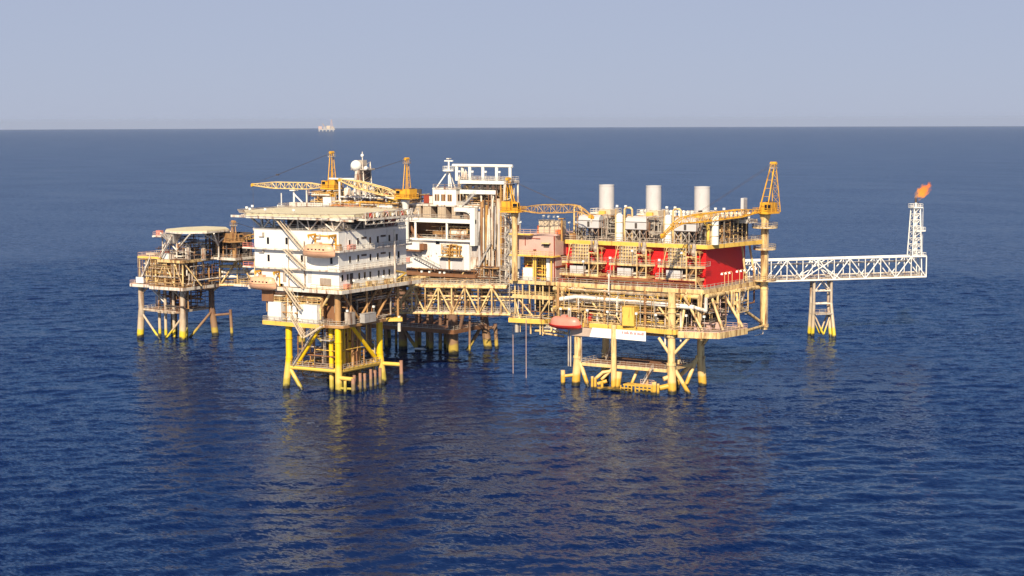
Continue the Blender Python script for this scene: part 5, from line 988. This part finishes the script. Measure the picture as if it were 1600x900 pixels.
stairs(wp, 'white2', ((-196.4, 12.6, 17.8), (-191.4, 12.6, 26.4), 1), ((-196, 16, 17), (-190, 18, 11), .9), ((-186.6, 11.8, 26.6), (-180.8, 11.8, 34), 1.0))
pipework(wp, (-196.5, -179, 13.6, 20, 17.8, 25.4), 90, 101, ('tan', 'cream', 'brown', 'boom', 'white2')); pipework(wp, (-181, -177, 16, 31, 16, 25), 44, 102, ('brown', 'tan', 'white2', 'dark'), vert=.55); pipework(wp, (-188, -178, 14, 30, 26.4, 31), 20, 103, ('white2', 'tan', 'galv')); pipework(wp, (-197, -179, 12.4, 13.4, 17.8, 26), 40, 106, ('galv', 'tan', 'brown', 'cream'), r0=.05, r1=.13, vert=.6); pipework(wp, (-190, -172, 12, 30, 26.2, 33), 30, 107, ('brown', 'galv', 'dark'), r1=.15, vert=.6)
pipework(wp, (-194, -180, 15, 30, 10, 17), 30, 104, ('brown', 'dark', 'tan'), vert=.6)
B1('bulkhead_or_shade_sheet', 'brown', wp, (-197, -179, 20.4, 20.8, 17.7, 25.6))
wm = thing('dark_module', 'dark module of upright pipes on the wellhead platform beside the small crane', 'process module', (-174, 31, 26.2))
B1('back_panel', 'dark', wm, (-181, -167.4, 33.6, 34, 26.25, 34)); B1('top_beam', 'dark', wm, (-181, -172, 27, 33.5, 33.2, 34)); pipework(wm, (-181, -167.4, 27, 33, 26.4, 33), 44, 105, ('dark', 'brown', 'dark', 'galv'), vert=.75)
for i in range(7): T1('post', 'tan' if i % 2 else 'dark', wm, (-180.6 + i * 1.45, 26.8, 26.3), (-180.6 + i * 1.45, 26.8, 33.4), .28, 8)
wh = thing('small_helideck', 'pale octagonal helideck propped above the wellhead platform', 'helideck', (-182, 23, 35)); O2 = [(-184.4, 12.2), (-176.5, 10), (-170.5, 16), (-171, 27), (-178, 33.5), (-186.5, 33.5), (-189.4, 27), (-188.4, 17)]
m = MB(); m.prism(O2, 35.1, 35.45); m.build('landing_deck', 'helideck', wh); m = MB()
for i in range(8): m.bar((*O2[i], 34.85), (*O2[(i + 1) % 8], 34.85), .3, .5)
for y in (16, 20, 24, 28): m.bar((-188, y, 34.8), (-171.4, y, 34.8), .3, .5)
m.build('edge_girder', 'white2', wh)
for p, q in (((-181.5, 14, 26.6), (-181.5, 14, 34.6)), ((-181.5, 14, 29), (-174, 12, 34.4)), ((-181.5, 14, 29), (-187.4, 13, 34.4)), ((-172.8, 24, 26.4), (-172.8, 24, 34.6)), ((-172.8, 24, 30), (-170.2, 19, 34.4)), ((-172.8, 24, 30), (-178, 26, 34.4)), ((-189, 15.6, 26.8), (-189, 15.6, 33)), ((-189, 15.6, 29.6), (-185.6, 15, 33)), ((-187, 28, 26.8), (-187, 28, 34.6)), ((-179, 29, 26.4), (-179, 29, 34.4)), ((-181.5, 14, 30.5), (-178, 18, 34.5)), ((-181.5, 14, 30.5), (-185.5, 18, 34.5)), ((-172.8, 24, 31), (-175, 19, 34.5)), ((-172.8, 24, 31), (-171, 28, 34.5))): T1('prop', 'white2', wh, p, q, .26, 8)
m = MB(); m.add([(-187, 12, 34.2), (-180, 11, 34.2), (-181.4, 13, 31.2), (-184, 13.4, 31.2), (-187, 15, 34.2), (-180, 15, 34.2), (-181.4, 14, 31.2), (-184, 14.4, 31.2)], [(0, 1, 2, 3), (7, 6, 5, 4), (0, 3, 7, 4), (1, 5, 6, 2), (3, 2, 6, 7), (0, 4, 5, 1)]); m.build('centre_girder', 'white2', wh)
B1('side_platform', 'white2', wh, (-191.4, -185, 13.4, 17, 32.9, 33.4)); R1(wh, [(-185.2, 13.6, 33.4), (-191.2, 13.6, 33.4), (-191.2, 16.8, 33.4)], 'pink')
cabinet((-189.6, 15, 33.42), 1.8, 1.4, 1.5, 'pinkred', 'red box on the side platform of the small helideck', name='red_box', door=False)
for x, y, z, s, mt, lb in ((-189.8, 17.4, 26.62, 1.6, 'redlead', 'dark red skid under the small helideck stair'), (-186.0, 14.2, 25.95, 1.6, 'white', 'white box beside the small helideck stair'), (-183.6, 14.2, 25.95, 1.5, 'white2', 'pale box beside the front prop of the small helideck')): cabinet((x, y, z), s * 1.5, s, s * 1.1, mt, lb, name='skid_box')
vvessel((-178.6, 16, 25.95), 4.6, .9, 'white2', 'pale vertical vessel under the small helideck, left of two'); vvessel((-176.2, 20.6, 25.6), 5.0, .8, 'galv', 'grey vertical vessel under the small helideck, right of two')
cabinet((-194.6, 17, 26.65), 3.6, 2.6, .8, 'beige', 'low beige hatch cover on the outer yellow edged deck of the wellhead platform', name='hatch_cover', door=False)
crane((-169.6, 28, 26.2), 4.8, math.radians(70), 'small rusty crane beside the dark module on the wellhead platform', bl=11, el=math.radians(8), w=1.3, apex=(-.2, 6.6), back=-1.2, front=.5, gw=.8, gt=.4, pr=.7, mat='tan', pedmat='tan', boommat='boom')
# truss bridge helper
def box_bridge(t, A, Bv, wd, hb, n, mat, r=.26, webr=.16, deckz=True, cross=False):
    A = Vector(A); Bv = Vector(Bv); D = (Bv - A); L = D.length; D.normalize(); Nv = Vector((-D.y, D.x, 0)).normalized()
    P = lambda u, s, z: A + D * (u * L) + Nv * (s * wd) + Vector((0, 0, z))
    for s in (0, 1):
        T1('bottom_chord', mat, t, P(0, s, 0), P(1, s, 0), r, 8); T1('top_chord', mat, t, P(0, s, hb), P(1, s, hb), r, 8)
        m = MB()
        for i in range(n):
            a, b = i / n, (i + 1) / n
            m.tube(P(a, s, 0), P(a, s, hb), webr * .8, 6)
            if i % 2: m.tube(P(a, s, hb), P(b, s, 0), webr, 6)
            else: m.tube(P(a, s, 0), P(b, s, hb), webr, 6)
        m.tube(P(1, s, 0), P(1, s, hb), webr, 6); m.build('truss_web', mat, t)
    m = MB()
    for i in range(n + 1): m.tube(P(i / n, 0, 0), P(i / n, 1, 0), webr, 6); m.tube(P(i / n, 0, hb), P(i / n, 1, hb), webr, 6)
    m.build('cross_member', mat, t)
    m = MB(); q = [P(0, .06, 0), P(1, .06, 0), P(1, .94, 0), P(0, .94, 0)]; m.prism([(v.x, v.y) for v in q], A.z + .18, A.z + .3); m.build('walkway', 'galv', t)
    R1(t, [P(0, .1, .3), P(1, .1, .3)], 'galv'); R1(t, [P(0, .9, .3), P(1, .9, .3)], 'galv')
    return P
cb = thing('connecting_bridge', 'cream truss bridge full of pipes between the wellhead platform and the white block', 'bridge', (-160, 41, 17))
P = box_bridge(cb, (-177, 29, 16.8), (-143, 50.0, 16.8), 5, 8.4, 7, 'cream', .45, .28)
for z, r, s, mt in ((6.0, .55, .3, 'cream'), (4.2, .7, .35, 'white2'), (2.6, .5, .3, 'white2'), (7.4, .3, .5, 'cream'), (1.4, .35, .5, 'brown')): T1('pipe', mt, cb, P(0, s, z), P(1, s, z), r, 10)
# ------------------------------------------------------------------ flare bridge, its stand and the flare
Fa = G(1205, 440, 18.4); Fb = G(1447, 432.4, 18.4); dF = (Fb - Fa).normalized()
fl = thing('flare_bridge', 'long white lattice bridge running out over the sea to the flare tower', 'bridge', tuple(Fa))
A0 = Fa - dF * 66; n = 14
P = box_bridge(fl, A0, Fb, 4.6, 6.7, 22, 'white', .3, .2)
LF = (Fb - A0).length
T1('pipe', 'white2', fl, P(0, .5, 5.2), P(.97, .5, 5.2), .3, 8); T1('pipe', 'white2', fl, P(0, .3, 1.6), P(.97, .3, 1.6), .18, 8)
m = MB()
u0 = ((G(1269, 438, 18.4) - A0).dot(dF)) / LF; u1 = ((G(1304, 437, 18.4) - A0).dot(dF)) / LF
for s in (0, 1): m.tube(P(u0 - .035, s, 0), P(u1, s, 6.7), .2, 6); m.tube(P(u1 + .02, s, 0), P(u0, s, 6.7), .2, 6)
m.build('cross_brace', 'white', fl)
fs = thing('flare_bridge_stand', 'four legged pale stand with yellow feet holding up the white flare bridge', 'bridge pier', tuple(G(1287, 526, 0)))
c0, c1 = P(u0 + .011, .5, 0), P(u1 - .003, .5, 0); nv = Vector((-dF.y, dF.x, 0))
bl_, br_ = G(1269, 525, 0), G(1303, 527, 0); tops = []
for c, b_ in ((c0, bl_), (c1, br_)):
    for s in (-1, 1):
        top = c + nv * (1.1 * s) + Vector((0, 0, -.3)); base = Vector((b_.x, b_.y, 0)) + nv * (1.3 * s + 1.0); mid = Vector((top.x, top.y, 10.6))
        m = MB(); m.tube(mid, top, .45, 12); m.tube(base + (base - mid) * .35, mid, .62, 12, .5); m.build('leg', 'leg_pale', fs); tops.append((top, mid, base))
for a, b in ((0, 2), (1, 3)):
    for (p, q) in ((tops[a][1], tops[b][1]), (tops[a][1].lerp(tops[a][0], .55), tops[b][1].lerp(tops[b][0], .55))): T1('brace', 'white2', fs, p, q, .26, 8)
    k = (tops[a][2] + tops[b][2]) / 2 + Vector((0, 0, .6)); T1('brace', 'leg_pale', fs, tops[a][1] - Vector((0, 0, 3)), k, .28, 8); T1('brace', 'leg_pale', fs, tops[b][1] - Vector((0, 0, 3)), k, .28, 8)
    T1('brace', 'white2', fs, tops[a][0].lerp(tops[a][1], .5), (tops[a][0] + tops[b][0]) / 2, .2, 8); T1('brace', 'white2', fs, tops[b][0].lerp(tops[b][1], .5), (tops[a][0] + tops[b][0]) / 2, .2, 8)
mm = tops[0][1] - Vector((0, 0, 3.2)); q = tops[2][1] - Vector((0, 0, 3.2)); m = MB(); m.bar(mm.lerp(q, 0), q, 3.6, .4); m.rail([mm + Vector((0, 0, .2)), q + Vector((0, 0, .2))]); m.build('access_platform', 'galv', fs)
ft = thing('flare_tower', 'white lattice flare tower standing at the outer end of the white bridge', 'flare tower', tuple(P(.975, .5, 0)))
ztop = FY(1438, 324, Fb.y).z; w0, w1 = 1.75, 1.1; cT = P(.975, .5, 0); bz = cT.z + 6.7
def corner(k, z):
    f = min(1, max(0, (z - bz) / (ztop - bz))); w = w0 + (w1 - w0) * f; a = ((-1, -1), (1, -1), (1, 1), (-1, 1))[k]
    return Vector((cT.x, cT.y, z)) + dF * (w * a[0]) + nv * (w * a[1])
for k in range(4): T1('tower_leg', 'white', ft, corner(k, cT.z if k in (1, 2) else bz), corner(k, ztop), .2, 8)
m = MB(); L_ = [bz + (ztop - bz) * i / 8 for i in range(9)]
for a, b in zip(L_, L_[1:]):
    for k in range(4):
        m.tube(corner(k, b), corner((k + 1) % 4, b), .1, 5); m.tube(corner(k, a), corner((k + 1) % 4, b), .1, 5)
m.build('tower_web', 'white', ft); m = MB(); c_ = Vector((cT.x, cT.y, 0)); m.tube(c_ + Vector((0, 0, bz - 1)), c_ + Vector((0, 0, ztop + 1.6)), .32, 10); m.build('flare_pipe', 'white', ft); m = MB(); m.tube(c_ + Vector((0, 0, ztop + 1.6)), c_ + Vector((0, 0, ztop + 3.0)), .4, 10); m.tube(c_ + dF * .9 + Vector((0, 0, ztop)), c_ + dF * .9 + Vector((0, 0, ztop + 2)), .1, 6); m.build('flare_tip', 'dark', ft)
for z, e in ((ztop, .6), (bz + (ztop - bz) * .52, .5), (bz, .7)):
    Q = [Vector((cT.x, cT.y, z)) + dF * ((w1 + e) * a) + nv * ((w1 + e) * b) for a, b in ((-1, -1), (1, -1), (1, 1), (-1, 1))]
    if z < ztop: Q = [q + dF * 1.3 for q in Q]
    m = MB(); m.prism([(q.x, q.y) for q in Q], z - .2, z); o = m.build('tower_platform', 'white', ft); R1(o, [q for q in Q], 'white', True)
m = MB(); m.ladder(c_ + dF * 2.6 + Vector((0, 0, bz)), ztop - bz, .6, nv); m.build('ladder', 'white', ft)
# flame
fm = bpy.data.materials.new('flame'); fm.use_nodes = True; nt = fm.node_tree; nt.nodes.clear(); nn = nt.nodes.new; lk = nt.links.new
ou = nn('ShaderNodeOutputMaterial'); em = nn('ShaderNodeEmission'); tc = nn('ShaderNodeTexCoord'); no = nn('ShaderNodeTexNoise'); sp = nn('ShaderNodeSeparateXYZ'); ln = nn('ShaderNodeVectorMath'); ln.operation = 'LENGTH'
no.inputs['Scale'].default_value = 2.3; no.inputs['Detail'].default_value = 5; lk(tc.outputs['Object'], no.inputs['Vector']); lk(tc.outputs['Object'], sp.inputs[0]); lk(tc.outputs['Object'], ln.inputs[0])
m1 = nn('ShaderNodeMath'); m1.operation = 'MULTIPLY_ADD'; m1.inputs[1].default_value = 2.4; lk(no.outputs['Fac'], m1.inputs[0]); m2 = nn('ShaderNodeMath'); m2.operation = 'SUBTRACT'; m2.inputs[0].default_value = -.22; lk(ln.outputs['Value'], m2.inputs[1]); lk(m2.outputs[0], m1.inputs[2])
mr = nn('ShaderNodeMapRange'); mr.inputs['From Min'].default_value = .12; mr.inputs['From Max'].default_value = .7; mr.inputs['To Max'].default_value = .8; lk(m1.outputs[0], mr.inputs['Value']); lk(mr.outputs['Result'], em.inputs['Strength'])
cr = nn('ShaderNodeValToRGB'); m3 = nn('ShaderNodeMapRange'); m3.inputs['From Min'].default_value = -1; lk(sp.outputs['X'], m3.inputs['Value']); lk(m3.outputs['Result'], cr.inputs['Fac'])
e = cr.color_ramp.elements; e[0].position = .1; e[0].color = (1, .42, .06, 1); e[1].position = .95; e[1].color = (.62, .15, .05, 1); k = e.new(.45); k.color = (1, .32, .04, 1); k = e.new(.68); k.color = (.8, .22, .08, 1)
lk(cr.outputs['Color'], em.inputs['Color']); ab = nn('ShaderNodeVolumeAbsorption'); ab.inputs['Color'].default_value = (.9, .5, .1, 1); dn = nn('ShaderNodeMath'); dn.operation = 'MULTIPLY'; dn.inputs[1].default_value = 1.6; lk(mr.outputs['Result'], dn.inputs[0]); lk(dn.outputs[0], ab.inputs['Density']); ash = nn('ShaderNodeAddShader'); lk(em.outputs[0], ash.inputs[0]); lk(ab.outputs[0], ash.inputs[1]); lk(ash.outputs[0], ou.inputs['Volume'])
M['flame'] = fm
m = MB(); m.sph((0, 0, 0), 1, 20, 14); fo = m.build('flare_flame', 'flame', None); ax_ = (dF * .80 + Vector((0, 0, .72))).normalized()
fo.rotation_euler = ax_.to_track_quat('X', 'Z').to_euler(); fo.scale = (4.0, 2.2, 2.1); fo.location = c_ + Vector((0, 0, ztop + 2.9)) + ax_ * 3.6; tag(fo, 'orange and yellow gas flame blowing from the top of the white flare tower', 'flame')
# ------------------------------------------------------------------ distant rig near the horizon
d = _ray(510.5, 200); dh = Vector((d.x, d.y, 0)).normalized(); dist = 12600.0; zc = -dist * dist / (2 * 6.37e6)
rb = Vector((CAM.x, CAM.y, 0)) + dh * dist; rr = Vector((dh.y, -dh.x, 0))
rig = thing('distant_rig', 'tiny hazy offshore rig with a derrick on the horizon', 'oil platform', (rb.x, rb.y, zc))
def rbox(a0, a1, z0, z1, dep=40):
    m = MB(); p = [rb + rr * a0 - dh * dep / 2, rb + rr * a1 - dh * dep / 2, rb + rr * a1 + dh * dep / 2, rb + rr * a0 + dh * dep / 2]; m.prism([(q.x, q.y) for q in p], zc + z0, zc + z1); return m
for a in (-56, -30, -4, 22, 48): rbox(a - 4, a + 4, 0, 11).build('leg', 'grey', rig)
rbox(-62, 62, 10, 20).build('lower_deck', 'grey', rig); rbox(-62, -34, 20, 38).build('module', 'pink', rig); rbox(-24, -8, 20, 34).build('module', 'grey', rig); rbox(-2, 24, 20, 42).build('module', 'beige', rig); rbox(28, 56, 20, 36).build('quarters', 'galv', rig)
m = MB()
for a in (-1, 1):
    for b in (-1, 1): m.tube(rb + rr * (36 + 7 * a) + dh * 7 * b + Vector((0, 0, zc + 36)), rb + rr * (36 + 1.5 * a) + dh * 1.5 * b + Vector((0, 0, zc + 88)), 1.6, 6)
for k in range(6): z = 40 + 8 * k; w = 7 - 5.5 * k / 6; m.bar(rb + rr * (36 - w) + Vector((0, 0, zc + z)), rb + rr * (36 + w) + Vector((0, 0, zc + z)), 2)
m.build('derrick', 'pink', rig); m = MB(); m.tube(rb + rr * -14 + Vector((0, 0, zc + 30)), rb + rr * -30 + Vector((0, 0, zc + 58)), 1.6, 6); m.build('crane_boom', 'craney', rig)
# ------------------------------------------------------------------ sea
def axis(a, b, step, far, g=1.075):
    core = list(np.arange(a, b + step / 2, step)); lo = []; hi = []; s = step; x = core[0]
    while x > -far: s *= g; x -= s; lo.append(x)
    s = step; x = core[-1]
    while x < far: s *= g; x += s; hi.append(x)
    return np.array(lo[::-1] + core + hi)
X = axis(-400, 190, .85, 46000, 1.06); Y = axis(-215, 330, .85, 46000, 1.06)
hx = np.gradient(X); hy = np.gradient(Y)
XX, YY = np.meshgrid(X, Y, indexing='xy'); HS = np.maximum(hx[None, :], hy[:, None])
ZZ = np.zeros_like(XX); rs = np.random.RandomState(3); NW = 80
base = math.atan2(FWD.y, FWD.x) + PI + .22
for i in range(NW):
    lam = 1.8 * (20 / 1.8) ** rs.rand(); th = base + rs.randn() * .55; k = 2 * PI / lam
    slope = SEA_SLOPE * math.sqrt(2 / NW) * (1.0 if lam < 8 else .6)
    att = np.clip((lam / HS - 2.2) / 2.5, 0, 1)
    if att.max() <= 0: continue
    ph = k * (XX * math.cos(th) + YY * math.sin(th)) + rs.rand() * 2 * PI
    ZZ += att * (slope / k) * (np.sin(ph) + .22 * np.sin(2 * ph + 1.57 * 1.0))
gust = .82 + .36 * (.5 + .25 * np.sin(XX * .013 + YY * .021 + 1) + .25 * np.sin(XX * .031 - YY * .017))
ZZ *= gust
D2 = (XX - CAM.x) ** 2 + (YY - CAM.y) ** 2
ZZ -= D2 / (2 * 6.37e6)
ny, nx = XX.shape; co = np.stack([XX, YY, ZZ], -1).reshape(-1, 3).astype(np.float32)
idx = np.arange(nx * ny).reshape(ny, nx); q = np.stack([idx[:-1, :-1], idx[:-1, 1:], idx[1:, 1:], idx[1:, :-1]], -1).reshape(-1, 4).astype(np.int32)
me = bpy.data.meshes.new('sea'); me.vertices.add(len(co)); me.vertices.foreach_set('co', co.ravel()); me.loops.add(q.size); me.loops.foreach_set('vertex_index', q.ravel()); me.polygons.add(len(q)); me.polygons.foreach_set('loop_start', np.arange(0, q.size, 4, dtype=np.int32)); me.polygons.foreach_set('loop_total', np.full(len(q), 4, dtype=np.int32)); me.polygons.foreach_set('use_smooth', np.ones(len(q), dtype=bool)); me.update(); me.validate()
sea = bpy.data.objects.new('sea', me); COL.objects.link(sea); sea['kind'] = 'structure'
wm_ = bpy.data.materials.new('sea_water'); wm_.use_nodes = True; nt = wm_.node_tree; nt.nodes.clear()
ou = nt.nodes.new('ShaderNodeOutputMaterial'); df = nt.nodes.new('ShaderNodeBsdfDiffuse'); gl = nt.nodes.new('ShaderNodeBsdfGlossy'); mxs = nt.nodes.new('ShaderNodeMixShader'); fr = nt.nodes.new('ShaderNodeFresnel'); f1 = nt.nodes.new('ShaderNodeMath'); f2 = nt.nodes.new('ShaderNodeMath')
df.inputs['Color'].default_value = (*SEA_COL, 1); gl.inputs['Roughness'].default_value = SEA_ROUGH; gl.inputs['Color'].default_value = (.71, .86, 1, 1); fr.inputs['IOR'].default_value = 1.333
f1.operation = 'MULTIPLY_ADD'; f1.inputs[1].default_value = SEA_REF; f1.inputs[2].default_value = 1.0; f2.operation = 'DIVIDE'     # wave crests hide each other at a low angle, so a rough sea never mirrors fully
nt.links.new(fr.outputs[0], f1.inputs[0]); nt.links.new(fr.outputs[0], f2.inputs[0]); nt.links.new(f1.outputs[0], f2.inputs[1]); nt.links.new(f2.outputs[0], mxs.inputs['Fac']); nt.links.new(df.outputs[0], mxs.inputs[1]); nt.links.new(gl.outputs[0], mxs.inputs[2]); nt.links.new(mxs.outputs[0], ou.inputs['Surface'])
tc = nt.nodes.new('ShaderNodeTexCoord'); mp = nt.nodes.new('ShaderNodeMapping'); mp.inputs['Rotation'].default_value = (0, 0, -(base + PI / 2)); mp.inputs['Scale'].default_value = (.55, 1.2, 1); nt.links.new(tc.outputs['Object'], mp.inputs['Vector'])
def _vm(op, x=None, y=None, v=None):
    q = nt.nodes.new('ShaderNodeVectorMath'); q.operation = op
    if x is not None: nt.links.new(x, q.inputs[0])
    if y is not None: nt.links.new(y, q.inputs[1])
    if v is not None: q.inputs[1].default_value = v
    return q.outputs[0]
gn = nt.nodes.new('ShaderNodeTexNoise'); gn.inputs['Scale'].default_value = .014; gn.inputs['Detail'].default_value = 3; nt.links.new(mp.outputs[0], gn.inputs['Vector']); gm = nt.nodes.new('ShaderNodeMapRange'); gm.inputs['From Min'].default_value = .32; gm.inputs['From Max'].default_value = .68; gm.inputs['To Min'].default_value = .45; gm.inputs['To Max'].default_value = 1.5; nt.links.new(gn.outputs['Fac'], gm.inputs['Value'])     # wind patches
ge = nt.nodes.new('ShaderNodeNewGeometry'); acc = ge.outputs['Normal']
for sc_, amp, det in SEA_RIPPLE:      # small wind ripples tilt the surface normal
    n1 = nt.nodes.new('ShaderNodeTexNoise'); n1.inputs['Scale'].default_value = sc_; n1.inputs['Detail'].default_value = det; n1.inputs['Roughness'].default_value = .55
    nt.links.new(mp.outputs[0], n1.inputs['Vector'])
    acc = _vm('ADD', acc, _vm('MULTIPLY', _vm('MULTIPLY', _vm('SUBTRACT', n1.outputs['Color'], v=(.5, .5, .5)), v=(amp, amp, 0)), gm.outputs['Result']))
nrm = _vm('NORMALIZE', acc)
for q_ in (gl, fr): nt.links.new(nrm, q_.inputs['Normal'])
me.materials.append(wm_)
# ------------------------------------------------------------------ air
if HAZE_D > 0:
    m = MB(); m.box(-47000, 47000, -47000, 47000, -520, 92); hz = m.build('haze', 'glass', None); hz['kind'] = 'stuff'
    hm = bpy.data.materials.new('haze_air'); hm.use_nodes = True; nt = hm.node_tree; nt.nodes.clear(); ou = nt.nodes.new('ShaderNodeOutputMaterial'); pv = nt.nodes.new('ShaderNodeVolumePrincipled'); pv.inputs['Color'].default_value = (*HAZE_C, 1); pv.inputs['Density'].default_value = HAZE_D; pv.inputs['Anisotropy'].default_value = 0.0
    nt.links.new(pv.outputs[0], ou.inputs['Volume']); hz.data.materials.clear(); hz.data.materials.append(hm)
# ------------------------------------------------------------------ sky, sun, camera
SUN_EL, SUN_AZ = math.radians(SUN_E), math.radians(SUN_A)      # azimuth of the sun measured from -Y towards +X
sv = Vector((math.sin(SUN_AZ) * math.cos(SUN_EL), -math.cos(SUN_AZ) * math.cos(SUN_EL), math.sin(SUN_EL)))
sl = bpy.data.lights.new('sun', 'SUN'); sl.energy = SUN_S; sl.angle = math.radians(.5); sl.color = SUN_C; so = bpy.data.objects.new('sun', sl); COL.objects.link(so); so.rotation_euler = sv.to_track_quat('Z', 'Y').to_euler(); so.location = (0, -100, 300)
w = bpy.data.worlds.new('World'); scene.world = w; w.use_nodes = True; nt = w.node_tree; bg = nt.nodes['Background']; sk = nt.nodes.new('ShaderNodeTexSky'); sk.sky_type = 'NISHITA'; sk.sun_disc = False; sk.sun_elevation = SUN_EL
sk.sun_rotation = math.atan2(sv.x, sv.y); sk.air_density = AIR; sk.dust_density = DUST; sk.ozone_density = OZONE; sk.altitude = 60
tn = nt.nodes.new('ShaderNodeMixRGB'); nt.links.new(sk.outputs[0], tn.inputs['Color1']); nt.links.new(tn.outputs['Color'], bg.inputs['Color'])
tn.inputs['Color2'].default_value = (*[c / SKY_S for c in VEIL], 1)      # pale lavender veil low over the sea, thinning upward
tc = nt.nodes.new('ShaderNodeTexCoord'); sp = nt.nodes.new('ShaderNodeSeparateXYZ'); mr = nt.nodes.new('ShaderNodeMapRange'); mr.interpolation_type = 'SMOOTHSTEP'; nt.links.new(tc.outputs['Generated'], sp.inputs[0]); nt.links.new(sp.outputs['Z'], mr.inputs['Value'])
mr.inputs['From Min'].default_value = VEIL_R[0]; mr.inputs['From Max'].default_value = VEIL_R[1]; mr.inputs['To Min'].default_value = .9; mr.inputs['To Max'].default_value = 0; nt.links.new(mr.outputs['Result'], tn.inputs['Fac']); bg.inputs['Strength'].default_value = SKY_S
cd = bpy.data.cameras.new('camera'); cam = bpy.data.objects.new('camera', cd); COL.objects.link(cam); scene.camera = cam
cd.sensor_width = 36; cd.lens = F_PX / 1600 * 36; cd.clip_start = 1; cd.clip_end = 120000; cam.location = CAM
cam.matrix_world = Matrix(((RIGHT.x, UP.x, -FWD.x, CAM.x), (RIGHT.y, UP.y, -FWD.y, CAM.y), (RIGHT.z, UP.z, -FWD.z, CAM.z), (0, 0, 0, 1)))
vs = scene.view_settings; vs.view_transform = 'Standard'; vs.look = 'None'; vs.gamma = 1; vs.use_curve_mapping = False; vs.exposure = EXPO
scene.render.engine = 'CYCLES'; scene.cycles.use_denoising = True; scene.cycles.max_bounces = 5; scene.cycles.diffuse_bounces = 2; scene.cycles.volume_bounces = 0
